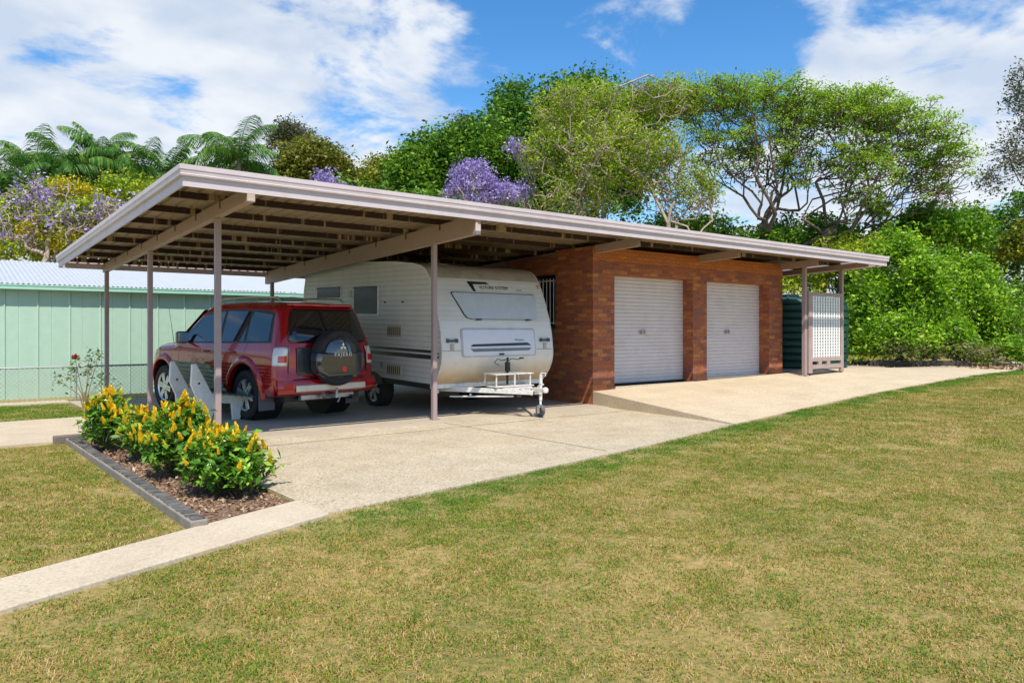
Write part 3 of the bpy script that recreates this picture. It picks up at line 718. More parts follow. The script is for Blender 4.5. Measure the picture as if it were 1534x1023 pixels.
# ------------------------------------------------------------------ chain-link fence
FE = thing('chain_link_fence', (0, 17.6, 0), 'low galvanised chain link fence with top rail in front of the green shed', 'fence')
GAL = M('galvanised', (0.42, 0.45, 0.45), 0.45, 0.6, var=0.15)
mb = MB(); mb.tube([(-8, 17.6, 0.70), (7.5, 17.6, 0.70)], 0.019, 8); mb.build('top_rail', GAL, FE, smooth=True)
for x in (-6.2, -3.2, -0.2, 2.75, 5.2, 7.4):
    mb = MB(); mb.tube([(x, 17.62, -0.1), (x, 17.62, 0.72)], 0.024, 8); mb.build('post', GAL, FE, smooth=True)
def mesh_wires():
    mb = MB(); s = 0.062; z0, z1 = -0.05, 0.69; h = z1-z0; x = -6.0
    w = 0.0036
    while x < 7.4:
        for sg in (1, -1):
            xa, xb = (x, x+h) if sg == 1 else (x+h, x)
            y = 17.6+0.003*sg
            mb.add([(xa-w*1.4, y, z0), (xa+w*1.4, y, z0), (xb+w*1.4, y, z1), (xb-w*1.4, y, z1)], [(0, 1, 2, 3)])
        x += s*1.414
    return mb
mesh_wires().build('wire_mesh', GAL, FE)
mb = MB(); mb.box(-9, 2.6, 17.35, 17.9, -0.1, 0.01); tag(mb.build('kerb', CONCP), kind='structure')

# ------------------------------------------------------------------ garden edging (brick on edge in mortar), low sleeper at the back
ED = thing('garden_edging', (1.66, 8.5, 0.0), 'raised edging of dark grey bricks in mortar along the garden bed', 'garden edging')
mb = MB(); mb.box(1.625, 1.755, 5.74, 11.25, -0.12, 0.055); mb.build('mortar_base', M('edging_mortar', (0.24, 0.215, 0.18), 0.9, var=0.2, bump=0.5), ED, bevel=0.01)
mb = MB(); rg = random.Random(2)
n = 46
for i in range(n):
    y = 5.76+i*(5.40/n); dz = rg.uniform(-0.004, 0.005)
    mb.box(1.640+rg.uniform(-0.005, 0.005), 1.74, y, y+5.40/n-0.035, 0.04, 0.064+dz)
st = mb.build('bricks', M('edging_brick', (0.085, 0.08, 0.075), 0.9, var=0.8, scale=9, bump=0.8, bscale=40), ED, bevel=0.006)
mb = MB(); mb.box(1.50, 2.5, 11.16, 11.30, -0.1, 0.085); tag(mb.build('timber_sleeper', M('sleeper', (0.16, 0.13, 0.115), 0.9, var=0.3, bump=0.6), bevel=0.01, origin=(1.9, 11.2, 0)), 'short grey timber sleeper closing the back end of the garden bed', 'sleeper')

# ------------------------------------------------------------------ bench
BN = thing('garden_bench', (3.8, 12.4, 0.016), 'garden bench with dark green slats and white moulded legs standing behind the yellow shrubs', 'bench')
BG = M('bench_green', (0.010, 0.085, 0.065), 0.4, var=0.15)
BWh = M('bench_white', (0.76, 0.75, 0.70), 0.5, var=0.08, dirt=(0.42, 0.38, 0.30), dscale=8, damt=0.5)
def leg(y):
    mb = MB()
    mb.prism([(3.46, 0.92), (3.52, 0.93), (3.56, 0.86), (3.76, 0.46), (4.20, 0.40), (4.24, 0.36), (4.20, 0.016), (4.08, 0.016), (4.06, 0.28), (3.84, 0.30), (3.74, 0.016), (3.56, 0.016), (3.54, 0.36), (3.44, 0.60)], y-0.035, y+0.035, 'y')
    l = mb.build('leg', BWh, BN, bevel=0.012)
    mb = MB(); mb.lathe([(0.018, -0.004), (0.018, 0.0), (0, 0.0)], (3.56, y-0.036, 0.62), 'y', 12); mb.build('bolt', DARK, l)
leg(12.15); leg(13.35)
def bslat(a, z, dx, dz, t):   # plank along y with cross-section box at angle
    mb = MB(); mb.M = Matrix.Translation((a, 12.7, z)) @ Matrix.Rotation(t, 4, 'Y'); mb.box(-dx/2, dx/2, -1.0, 1.0, -dz/2, dz/2); return mb
for i in range(6):
    f = i/5; bslat(3.60+0.22*f, 0.90-0.36*f, 0.022, 0.060, R(-31)).build('back_slat', BG, BN, bevel=0.004)
for i in range(5):
    bslat(3.83+0.095*i, 0.465-0.012*i, 0.075, 0.025, R(3)).build('seat_slat', BG, BN, bevel=0.004)

# saw-cut joints in the concrete
JM = M('joint_dark', (0.14, 0.11, 0.08), 0.95, var=0.3)
mb = MB(); mb.box(2.7, 10.2, 9.22, 9.232, 0.0005, 0.003); mb.box(6.55, 6.562, 5.9+0.42, 9.79, 0.0005, 0.003)
tag(mb.build('control_joints', JM), kind='structure')

# ------------------------------------------------------------------ red four-wheel drive (local: x right, y forward, origin under the rear axle)
YAW = R(10.6)
CAR = thing('parked_car', (5.12, 12.17, 0.016), 'red boxy four wheel drive with covered spare wheel parked under the carport', 'car', rz=YAW); CAR.scale = (1, 1, 1.035)
def lerp(a, b, t): return a+(b-a)*t
def pw(t, pts):
    if t <= pts[0][0]: return pts[0][1]
    for (a, va), (b, vb) in zip(pts[:-1], pts[1:]):
        if t <= b: return lerp(va, vb, (t-a)/(b-a))
    return pts[-1][1]
ZB = 0.40
def ytop(y):   # roof / bonnet line
    return pw(y, [(-1.05, 1.70), (-0.93, 1.745), (-0.8, 1.785), (-0.5, 1.81), (0.3, 1.835), (1.1, 1.83), (1.45, 1.80), (1.62, 1.75), (2.32, 1.22), (2.42, 1.185), (2.9, 1.15), (3.2, 1.11), (3.42, 1.03), (3.52, 0.93), (3.58, 0.8)])
def yrear(z): return pw(z, [(0.3, -0.90), (0.45, -0.98), (0.62, -1.0), (0.75, -0.96), (1.10, -0.955), (1.25, -0.93), (1.74, -0.78), (1.84, -0.70)])
def hw(z):     # half width
    return pw(z, [(0.3, 0.86), (0.45, 0.91), (0.62, 0.935), (0.85, 0.93), (1.02, 0.915), (1.12, 0.885), (1.2, 0.865), (1.72, 0.72), (1.84, 0.69)])
def plan(y, z):   # rounding in plan at the rear and front corners
    e = y-yrear(z); r = 0.14; d = 0
    if e < r: d += r-math.sqrt(max(0, r*r-(r-e)**2))
    e = 3.62-y; r = 0.75
    if e < r: d += 0.42*(1-math.sqrt(max(0, 1-((r-e)/r)**2)))
    return d
def sidex(y, z):
    h = ytop(y); x = hw(z)-plan(y, z); d = h-z; r = 0.13
    if d < r: x -= r*(1-math.sqrt(max(0, 1-((r-max(d, 0))/r)**2)))
    return x
ST = [0, 0.008, 0.02, 0.04, 0.07, 0.1]+[0.1+0.9*i/60 for i in range(1, 57)]+[0.965, 0.98, 0.99, 1.0]
def section(s):
    y0 = lerp(-0.93, 3.60, s); h = ytop(y0); P = []
    zs = [ZB+(h-0.13-ZB)*i/13 for i in range(14)]+[h-0.13+0.13*math.sin(PI/2*i/6) for i in range(1, 7)]
    for z in zs:
        y = lerp(yrear(z), 3.60-0.10*max(0, (0.62-z))-0.05*max(0, z-0.8), s); P.append((sidex(y, z) if s > 0 else hw(z)-0.14-(0.13*(1-math.sqrt(max(0, 1-((0.13-min(0.13, h-z))/0.13)**2)))), y, z))
    x, y, z = P[-1]
    for k in (0.66, 0.33, 0.0): P.append((x*k, y, z+0.018*(1-k*k)))
    return P
rows = []
for s in ST:
    P = section(s); rows.append([(-p[0], p[1], p[2]) for p in P]+[p for p in P[::-1][1:]])
mb = MB(); mb.grid(rows)
for r_ in (rows[0], rows[-1]):     # close the ends and the floor
    n = len(r_); h = n//2
    k = len(mb.v); mb.v += r_
    for i in range(h): mb.f.append((k+i, k+i+1, k+n-2-i, k+n-1-i)) if i < h-1 else mb.f.append((k+i, k+i+1, k+n-1-i))
A = [r_[0] for r_ in rows]; B = [r_[-1] for r_ in rows]; mb.strip(A, B)
body = mb.build('body', RED, CAR, local=True, smooth=True)
WX = 0.79
def cutter():
    mb = MB()
    for y in (0.0, 2.78):
        for sx in (-1, 1): mb.lathe([(0.455, 0), (0.455, 0.42)], (sx*0.60 if sx > 0 else -1.02, y, 0.42), 'x', 40)
    me = bpy.data.meshes.new('c'); me.from_pydata(mb.v, [], mb.f); o = bpy.data.objects.new('c', me); COL.objects.link(o); return o
cu = cutter()
md = body.modifiers.new('cut', 'BOOLEAN'); md.object = cu; md.operation = 'DIFFERENCE'; md.solver = 'EXACT'
cu.location = CAR.location; cu.rotation_euler = CAR.rotation_euler; cu.scale = CAR.scale
bpy.context.view_layer.update()
dg = bpy.context.evaluated_depsgraph_get(); me = bpy.data.meshes.new_from_object(body.evaluated_get(dg)); body.modifiers.clear(); body.data = me
bpy.data.objects.remove(cu)
me.set_sharp_from_angle(angle=R(35))

def side_patch(pts, off=0.004, sx=-1, nz=8):
    """patch hugging the flank: pts = outline as (y,z) top chain and bottom chain"""
    top, bot = pts; rows = []
    for i in range(nz+1):
        f = i/nz; row = []
        for (ya, za), (yb, zb_) in zip(bot, top):
            y, z = lerp(ya, yb, f), lerp(za, zb_, f); row.append((sx*(sidex(y, z)+off), y, z))
        rows.append(row)
    return MB().grid(rows)
def densify(ch, n=10):
    out = []; L = [0]
    for a, b in zip(ch[:-1], ch[1:]): L.append(L[-1]+math.dist(a, b))
    for i in range(n+1):
        t = L[-1]*i/n
        for k in range(len(ch)-1):
            if t <= L[k+1]+1e-9:
                f = (t-L[k])/(L[k+1]-L[k]+1e-9); out.append((lerp(ch[k][0], ch[k+1][0], f), lerp(ch[k][1], ch[k+1][1], f))); break
    return out
def sp(top, bot, **kw): return side_patch((densify(top), densify(bot)), **kw)
for sx in (-1, 1):
    # dark surround, then the three side panes
    sp([(-0.62, 1.64), (-0.3, 1.70), (1.0, 1.72), (1.50, 1.66), (2.16, 1.26)], [(-0.70, 1.19), (0, 1.18), (1.0, 1.17), (1.6, 1.165), (2.24, 1.17)], off=0.003, sx=sx).build('window_surround', DARK, CAR, local=True, smooth=True)
    for nm, t, b_ in (('quarter_window', [(-0.57, 1.61), (0.02, 1.67)], [(-0.62, 1.215), (0.02, 1.21)]),
                      ('rear_door_window', [(0.09, 1.672), (0.80, 1.69)], [(0.09, 1.21), (0.80, 1.20)]),
                      ('front_door_window', [(0.88, 1.69), (1.50, 1.63), (2.02, 1.30)], [(0.88, 1.20), (1.5, 1.19), (2.08, 1.19)])):
        sp(t, b_, off=0.008, sx=sx).build(nm, GLASSD, CAR, local=True, smooth=True)
    # door seams
    def seam(ch, w=0.006):
        d = densify(ch, 24); mb = MB(); rows = []
        for k, (y, z) in enumerate(d):
            a = d[min(k+1, len(d)-1)]; b = d[max(k-1, 0)]; ty, tz = a[0]-b[0], a[1]-b[1]; L = math.hypot(ty, tz) or 1; ny, nz = -tz/L*w/2, ty/L*w/2
            rows.append([(sx*(sidex(y+ny, z+nz)+0.0025), y+ny, z+nz), (sx*(sidex(y-ny, z-nz)+0.0025), y-ny, z-nz)])
        return mb.grid(rows)
    for ch in ([(0.84, 1.17), (0.84, 0.60), (0.90, 0.47)], [(2.14, 1.17), (2.20, 0.95), (2.12, 0.50)], [(-0.02, 1.17), (0.05, 0.98), (0.36, 0.80), (0.47, 0.48)], [(0.47, 0.478), (2.12, 0.478)]):
        seam(ch).build('door_seam', DARK, CAR, local=True)
    for y in (0.28, 1.15):
        mb = MB(); mb.tube([(sx*(sidex(y, 1.04)+0.006), y, 1.04), (sx*(sidex(y, 1.04)+0.03), y+0.03, 1.045), (sx*(sidex(y, 1.04)+0.03), y+0.17, 1.045), (sx*(sidex(y, 1.04)+0.006), y+0.2, 1.04)], 0.013, 8)
        mb.build('door_handle', RED, CAR, local=True, smooth=True)
    # wheel-arch flares
    for yc in (0.0, 2.78):
        rows = []
        for k in range(33):
            t = lerp(R(-18), R(198), k/32); row = []
            for dr, dx in ((0.0, -0.05), (0.0, 0.028), (0.02, 0.038), (0.055, 0.034), (0.095, 0.012), (0.12, -0.006)):
                y = yc+math.cos(t)*(0.453+dr); z = max(0.34, 0.42+math.sin(t)*(0.453+dr))
                row.append((sx*(sidex(min(y, 3.4), max(z, 0.42))+dx), y, z))
            rows.append(row)
        MB().grid(rows).build('wheel_arch', RED, CAR, local=True, smooth=True)
        mb = MB(); pass
        if sx > 0: mb = MB(); mb.lathe([(0.0, 0.0), (0.45, 0.0), (0.45, 0.42)], (0.47, yc, 0.42), 'x', 32, caps=False)
        else: mb = MB(); mb.lathe([(0.45, 0.0), (0.45, 0.42), (0.0, 0.42)], (-0.89, yc, 0.42), 'x', 32, caps=False)
        mb.build('wheel_well', DARK, CAR, local=True)
    # side step and mirror
    mb = MB(); mb.box(sx*0.80 if sx < 0 else 0.80, sx*0.80+sx*0.14, 0.55, 2.25, 0.36, 0.40) if sx > 0 else mb.box(-0.94, -0.80, 0.55, 2.25, 0.36, 0.40)
    mb.build('side_step', M('step_grey', (0.2, 0.2, 0.21), 0.4, 0.4), CAR, local=True, bevel=0.012)
    mb = MB(); mb.M = Matrix.Translation((sx*1.00, 1.90, 1.26)); mb.box(-0.10, 0.10, -0.05, 0.07, -0.10, 0.10)
    mr_ = mb.build('mirror', M('mirror_black', (0.02, 0.022, 0.026), 0.2, coat=0.8), CAR, local=True, bevel=0.035)
    mb = MB(); mb.tube([(sx*0.84, 1.98, 1.19), (sx*0.95, 1.95, 1.2)], 0.025, 8); mb.build('mirror_arm', DARK, mr_, local=True)
    mb = MB(); mb.box(sx*1.0-0.085, sx*1.0+0.085, 1.843, 1.848, 1.18, 1.34); mb.build('mirror_glass', CHROME, mr_, local=True, bevel=0.01)
    # mud flaps
    mb = MB(); mb.box(sx*0.82-0.14, sx*0.82+0.14, -0.50, -0.485, 0.17, 0.52); mb.build('mud_flap', M('flap_grey', (0.10, 0.105, 0.115), 0.6), CAR, local=True, bevel=0.006)
    # roof rail
    mb = MB(); mb.tube([(sx*0.60, -0.55, 1.83), (sx*0.60, -0.45, 1.885), (sx*0.60, 0.4, 1.91), (sx*0.60, 1.2, 1.90), (sx*0.60, 1.32, 1.84)], 0.013, 8); mb.build('roof_rail', ALLOY, CAR, local=True, smooth=True)
    # tail lamp wrapping round the corner
    rows = []
    for i in range(11):
        z = lerp(0.85, 1.13, i/10); row = []
        for k in range(9):
            f = k/8
            if f < 0.6: y = lerp(yrear(z)+0.13, yrear(z)+0.012, f/0.6)+0.0; x = sidex(y, z)+0.012
            else: y = yrear(z)-0.012+0.012*(1-(f-0.6)/0.4); x = lerp(sidex(yrear(z)+0.012, z)+0.008, hw(z)-0.17, (f-0.6)/0.4)
            row.append((sx*x, y, z))
        rows.append(row)
    lamp = MB().grid(rows).build('tail_light', CLEARL, CAR, local=True, smooth=True, solid=0.006)
    mb = MB(); rows = []
    for z in (0.90, 0.95, 1.0): 
        rows.append([(sx*(lerp(sidex(yrear(z)+0.05, z), hw(z)-0.16, k/5)+0.010), lerp(yrear(z)+0.03, yrear(z)-0.020, min(1, k/2.5)), z) for k in range(6)])
    mb.grid(rows); mb.build('reflector', REDLENS, lamp, local=True)
# windscreen
rows = []
for i in range(9):
    f = i/8; y = lerp(2.27, 1.66, f); z = ytop(y)+0.006
    rows.append([(x*(sidex(y, z-0.10)-0.03), y, z-0.006+0.02*(1-x*x)+0.006) for x in (-1, -0.6, -0.2, 0.2, 0.6, 1)])
MB().grid(rows).build('windscreen', GLASSD, CAR, local=True, smooth=True)
# tailgate: dark rear glass, number recess, seams
def rear_patch(ch_l, ch_r, zs, off):
    rows = []
    for i, z in enumerate(zs):
        xl, xr = ch_l[i], ch_r[i]; rows.append([(lerp(xl, xr, k/10), yrear(z)-off-0.012*(1-((lerp(xl, xr, k/10))/0.8)**2), z) for k in range(11)])
    return MB().grid(rows)
zs = [1.19, 1.23, 1.30, 1.45, 1.58, 1.66, 1.70]
wl = [-0.70, -0.725, -0.72, -0.68, -0.645, -0.615, -0.57]
rear_patch(wl, [-w for w in wl], zs, 0.012).build('rear_window', GLASSD, CAR, local=True, smooth=True, solid=0.004)
mb = MB(); mb.prism([(-0.60, 0), (0.60, 0), (0.56, -0.13), (-0.56, -0.13)], 1.745, 1.79, 'z')
for i, v in enumerate(mb.v): mb.v[i] = (v[0], v[1]-0.70, v[2])
mb.build('roof_spoiler', RED, CAR, local=True, bevel=0.015)
mb = MB(); mb.box(-0.60, -0.24, -0.985, -0.96, 0.70, 1.12); mb.build('number_recess', M('recess_dark', (0.035, 0.045, 0.055), 0.15, coat=0.5), CAR, local=True, bevel=0.02)
for x in (-0.745, 0.745):
    mb = MB(); mb.box(x-0.004, x+0.004, -0.974, -0.95, 0.66, 1.14); mb.build('tailgate_seam', DARK, CAR, local=True)
# bumper: red corners with a pale step in the middle
rows = []
def bump_y(x): return -1.075+0.09*(abs(x)/0.95)**3
mb = MB(); xs_ = [lerp(-0.93, 0.93, i/24) for i in range(25)]
prof = [(0.10, 0.40), (0.015, 0.44), (0.0, 0.54), (0.03, 0.635), (0.16, 0.66)]
mb.grid([[(x, bump_y(x)+p[0], p[1]) for p in prof] for x in xs_])
mb.strip([(x, bump_y(x)+0.16, 0.66) for x in xs_], [(x, bump_y(x)+0.10, 0.40) for x in xs_])
bp_ = mb.build('bumper', RED, CAR, local=True, smooth=True)
mb = MB(); xs_ = [lerp(-0.66, 0.66, i/16) for i in range(17)]
mb.grid([[(x, bump_y(x)+p[0]-0.012, p[1]) for p in ((0.03, 0.455), (0.0, 0.47), (0.0, 0.555), (0.035, 0.57))] for x in xs_])
mb.build('bumper_plate', M('bumper_silver', (0.60, 0.56, 0.50), 0.35, 0.3, var=0.1), bp_, local=True, smooth=True)
mb = MB(); mb.grid([[(x, bump_y(x)+p[0]-0.006, p[1]) for p in ((0.03, 0.60), (0.05, 0.648), (0.155, 0.672))] for x in xs_]); mb.build('step_pad', DARK, bp_, local=True)
for sx in (-1, 1):
    mb = MB(); mb.grid([[(sx*x, bump_y(x)-0.004, z) for z in (0.52, 0.58)] for x in (0.70, 0.75, 0.80, 0.84)]); mb.build('reflector', REDLENS, bp_, local=True)
# tow bar
mb = MB(); mb.box(-0.5, 0.5, -0.95, -0.87, 0.33, 0.40); mb.box(-0.04, 0.04, -1.2, -0.9, 0.35, 0.41); mb.tube([(0, -1.17, 0.38), (0, -1.17, 0.46)], 0.022, 10); mb.lathe([(0, -0.028), (0.02, -0.02), (0.028, 0), (0.02, 0.02), (0, 0.028)], (0, -1.17, 0.475), 'z', 12)
mb.tube([(-0.14, -1.0, 0.42), (-0.14, -1.05, 0.36)], 0.035, 8); mb.tube([(0.10, -1.0, 0.40), (0.13, -1.08, 0.33), (0.10, -1.06, 0.27)], 0.014, 6)
mb.build('tow_bar', STEEL, CAR, local=True, bevel=0.004)
# underside
mb = MB(); mb.box(-0.70, 0.70, -0.8, 3.3, 0.30, 0.44); mb.tube([(-0.7, 0, 0.39), (0.7, 0, 0.39)], 0.06, 10); mb.tube([(0.45, -1.02, 0.33), (0.45, -0.4, 0.33)], 0.035, 10)
mb.build('chassis', DARK, CAR, local=True)
# wheels
def make_wheel(x, y, sx, z=0.385, parent=None, rad=0.385, name='wheel'):
    parent = parent or CAR
    c = (x, y, z); w = 0.13
    tp = [(0.245, -w*0.85), (0.30, -w), (0.35, -w*0.97), (rad-0.012, -w*0.82), (rad, -w*0.6), (rad, w*0.6), (rad-0.012, w*0.82), (0.35, w*0.97), (0.30, w), (0.245, w*0.85)]
    ty = MB().lathe(tp, c, 'x', 48, closed=True).build(name, RUBBER, parent, local=True, smooth=True)
    o = sx*w
    mb = MB()
    mb.lathe([(0.246, -0.12), (0.225, -0.1), (0.225, 0.1*1), (0.246, 0.115)], c, 'x', 48, caps=False)
    # six twin spokes
    for k in range(6):
        a = 2*PI*k/6+0.2
        for da in (-0.13, 0.13):
            p = []
            for r_, ww in ((0.05, 0.03), (0.232, 0.020)):
                for s_ in (-1, 1):
                    aa = a+(da if r_ > 0.1 else da*1.6)
                    p.append((math.cos(aa)*r_-math.sin(aa)*ww*s_, math.sin(aa)*r_+math.cos(aa)*ww*s_))
            vs = []
            for dx in (o*0.45, o*0.82): vs += [(x+dx, y+p[j][0], z+p[j][1]) for j in (0, 1, 3, 2)]
            mb.hexa(vs)
    mb.lathe([(0.0, 0), (0.075, 0), (0.075, 0.02), (0.06, 0.03), (0, 0.03)], (x+sx*0.085, y, z), 'x', 24) if sx > 0 else mb.lathe([(0.0, 0), (0.06, 0), (0.075, 0.01), (0.075, 0.03), (0, 0.03)], (x-0.115, y, z), 'x', 24)
    mb.build('rim', ALLOY, ty, local=True)
    mb = MB(); mb.lathe([(0, 0), (0.224, 0)], (x+sx*0.02, y, z), 'x', 32); mb.lathe([(0.15, 0), (0.15, 0.02), (0.0, 0.02)], (x+sx*0.025, y, z), 'x', 24); mb.build('brake_disc', M('brake', (0.08, 0.08, 0.085), 0.5, 0.5), ty, local=True)
    return ty
for sx in (-1, 1):
    for y in (0.0, 2.78): make_wheel(sx*WX, y, sx)
# covered spare wheel: tyre seen above and below, glossy cover with a broad middle
SX, SZ = 0.03, 0.965
SYR = -1.02
mb = MB(); mb.lathe([(0.25, 0.02), (0.30, 0.0), (0.355, 0.005), (0.378, 0.03), (0.385, 0.07), (0.385, 0.17), (0.372, 0.205), (0.30, 0.215), (0.25, 0.20)], (SX, SYR-0.22, SZ), 'y', 56, closed=True)
sw = mb.build('spare_wheel', RUBBER, CAR, local=True, smooth=True); sw.scale = (1.13, 1.0, 1.13); sw.location = (-SX*0.13, 0, -SZ*0.13)
COVER = M('cover_gloss', (0.07, 0.075, 0.085), 0.10, 0.6, var=0.05, coat=1.0)
mb = MB(); mb.lathe([(0, -0.055), (0.12, -0.052), (0.24, -0.035), (0.275, -0.012), (0.285, 0.02), (0.27, 0.06)], (SX, SYR-0.22, SZ), 'y', 56)
cv = mb.build('wheel_cover', COVER, sw, local=True, smooth=True)
mb = MB(); out = [(-0.405, 0.02), (-0.385, 0.075), (0.385, 0.075), (0.405, 0.02), (0.405, -0.11), (0.37, -0.20), (0.26, -0.265), (-0.26, -0.265), (-0.37, -0.20), (-0.405, -0.11)]
k0 = MB(); yf = SYR-0.22
n = len(out)
vs = [(SX+p[0], yf+0.15, SZ+p[1]) for p in out]+[(SX+p[0], yf-0.015, SZ+p[1]) for p in out]+[(SX+p[0]*0.90, yf-0.062, SZ+p[1]*0.86-0.01) for p in out]
fs = [(i+a*n, (i+1) % n+a*n, (i+1) % n+(a+1)*n, i+(a+1)*n) for a in (0, 1) for i in range(n)]+[tuple(range(2*n, 3*n))]
mb.add(vs, fs); bd = mb.build('cover_band', COVER, sw, local=True, bevel=0.012, smooth=True)
mb = MB()   # three-diamond badge
ye = yf-0.058
for a in (90, 210, 330):
    d = Vector((math.cos(R(a)), math.sin(R(a)))); pnt = []
    L = 0.058
    q = [Vector((0, 0)), Vector((math.cos(R(a+30)), math.sin(R(a+30))))*L*0.577, d*L, Vector((math.cos(R(a-30)), math.sin(R(a-30))))*L*0.577]
    mb.prism([(SX+v.x, SZ+0.145+v.y) for v in q], ye-0.004, ye+0.01, 'y')
mb.build('badge', CHROME, sw, local=True)
mb = MB(); text_mb(mb, 'P A J E R O', 0.062, Matrix.Translation((SX, yf-0.0635, SZ+0.038)) @ Matrix.Rotation(PI/2, 4, 'X'), 0.002); mb.build('lettering', WHITEP, sw, local=True)
mb = MB(); mb.lathe([(0, -0.002), (0.036, -0.002), (0.036, 0.002)], (SX+0.02, yf-0.064, SZ-0.155), 'y', 24); mb.build('red_sticker', M('sticker_red', (0.8, 0.02, 0.01), 0.4), sw, local=True)
# aerial, wiper
mb = MB(); mb.tube([(-0.80, 2.60, 1.10), (-0.83, 2.75, 1.75)], [0.006, 0.003], 6); mb.tube([(-0.80, 2.6, 1.06), (-0.80, 2.605, 1.14)], 0.014, 8); mb.build('aerial', DARK, CAR, local=True)
mb = MB(); mb.tube([(0.1, -0.965, 1.2), (0.05, -0.96, 1.25), (-0.38, -0.93, 1.33)], 0.008, 6); mb.build('wiper', DARK, CAR, local=True)

# ------------------------------------------------------------------ caravan (local: x across, y towards its rear, origin below the nose)
CV = thing('caravan', (8.095, 10.36, 0.0), 'white ribbed caravan with hinged front window cover and black stripes parked nose out', 'caravan')
CV.rotation_euler = (R(1.2), 0, 0)
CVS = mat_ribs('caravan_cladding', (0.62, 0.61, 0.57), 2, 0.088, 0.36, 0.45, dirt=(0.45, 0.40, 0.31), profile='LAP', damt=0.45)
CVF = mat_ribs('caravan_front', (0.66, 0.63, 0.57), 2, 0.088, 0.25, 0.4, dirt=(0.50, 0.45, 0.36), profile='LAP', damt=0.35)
CVP = mat_ribs('caravan_panel', (0.70, 0.67, 0.61), 2, 5.0, 0.0, 0.3, dirt=(0.55, 0.48, 0.36), profile='SIN', damt=0.3, lowdirt=(0.52, 1.0, (0.50, 0.33, 0.13)))
FRP = [(0.28, 0.53), (0.20, 0.60), (0.10, 0.72), (0.03, 0.86), (0.0, 1.0), (0.01, 1.15), (0.05, 1.40), (0.12, 1.65), (0.26, 2.0), (0.40, 2.28), (0.50, 2.41), (0.66, 2.52), (0.95, 2.58)]
def cr_spline(P, n=4):
    out = []
    for i in range(len(P)-1):
        p0, p1, p2, p3 = P[max(i-1, 0)], P[i], P[i+1], P[min(i+2, len(P)-1)]
        for k in range(n):
            t = k/n; out.append(tuple(0.5*((2*p1[j])+(-p0[j]+p2[j])*t+(2*p0[j]-5*p1[j]+4*p2[j]-p3[j])*t*t+(-p0[j]+3*p1[j]-3*p2[j]+p3[j])*t**3) for j in (0, 1)))
    out.append(P[-1]); return out
FR = cr_spline(FRP)
def cvy(z): return pw(z, [(p[1], p[0]) for p in FR])
PROF = FR+[(1.6, 2.64), (2.8, 2.69), (4.4, 2.68), (5.25, 2.62), (5.42, 2.52), (5.52, 2.2), (5.52, 0.62), (5.4, 0.53)]
HWC = 1.215
mb = MB(); mb.prism(PROF, -HWC, HWC, 'x'); mb.build('body', CVS, CV, local=True)
def front_sheet(x0, x1, z0, z1, off, nx=8, nz=12, top=None):
    rows = []
    for i in range(nz+1):
        f = i/nz; z = lerp(z0, z1, f); a, b = (x0, x1) if top is None else (lerp(x0, top[0], f), lerp(x1, top[1], f))
        rows.append([(lerp(a, b, k/nx), cvy(z)-off, z) for k in range(nx+1)])
    return MB().grid(rows)
front_sheet(-HWC+0.01, HWC-0.01, 0.545, 1.10, 0.004, nz=20).build('lower_panel', CVP, CV, local=True, smooth=True)
front_sheet(-HWC+0.01, HWC-0.01, 1.105, 1.60, 0.005, nz=14).build('middle_panel', CVP, CV, local=True, smooth=True)
front_sheet(-HWC+0.01, HWC-0.01, 1.605, 2.34, 0.003, nz=20).build('upper_panel', CVF, CV, local=True, smooth=True)
BEIGE = M('roof_cap', (0.42, 0.36, 0.27), 0.5, var=0.15, dirt=(0.25, 0.19, 0.11), dscale=5, damt=0.6)
RP = [p for p in PROF if p[1] >= 2.30 and p[0] < 5.3]
mb = MB(); mb.grid([[(x, p[0]-0.003, p[1]+0.005) for p in RP] for x in (-HWC-0.002, -0.6, 0, 0.6, HWC+0.002)]); mb.build('roof_skin', BEIGE, CV, local=True, smooth=True)
for sx in (-1, 1):     # corner moulding following the profile
    mb = MB(); mb.tube([(sx*HWC, p[0], p[1]) for p in PROF if p[0] < 5.5], 0.014, 6); mb.build('corner_trim', WHITEM, CV, local=True, smooth=True)
mb = MB(); mb.tube([(-HWC, cvy(1.10)-0.006, 1.10), (HWC, cvy(1.10)-0.006, 1.10)], 0.007, 6); mb.build('joint_strip', BEIGE, CV, local=True)
# window cover (tapered, rounded lower corners), front hatch
def fpatch(out, off, th, name, mat, dense=10, parent=CV):
    """closed outline (x,z) lifted off the front skin as a slab"""
    zs_ = sorted(set([lerp(min(p[1] for p in out), max(p[1] for p in out), i/dense) for i in range(dense+1)]+[p[1] for p in out])); rows = []
    def xr(z):
        xs2 = []
        for (xa, za), (xb, zb_) in zip(out, out[1:]+out[:1]):
            if (za-z)*(zb_-z) <= 0 and abs(za-zb_) > 1e-9: xs2.append(lerp(xa, xb, (z-za)/(zb_-za)))
        return (min(xs2), max(xs2)) if xs2 else None
    F_, B_ = [], []
    for z in zs_:
        r = xr(z)
        if not r: continue
        F_.append([(lerp(r[0], r[1], k/6), cvy(z)-off-th, z) for k in range(7)]); B_.append([(lerp(r[0], r[1], k/6), cvy(z)-off+0.002, z) for k in range(7)])
    mb = MB(); mb.grid(F_)
    mb.strip([r[0] for r in F_], [r[0] for r in B_]); mb.strip([r[-1] for r in F_], [r[-1] for r in B_]); mb.strip(F_[0], B_[0]); mb.strip(F_[-1], B_[-1])
    return mb.build(name, mat, parent, local=True, smooth=True)
def rr(x0, x1, z0, z1, r, n=5):
    P = []
    for cx, cz, a0 in ((x1-r, z1-r, 0), (x0+r, z1-r, 90), (x0+r, z0+r, 180), (x1-r, z0+r, 270)):
        for k in range(n+1): t = R(a0+90*k/n); P.append((cx+r*math.cos(t), cz+r*math.sin(t)))
    return P
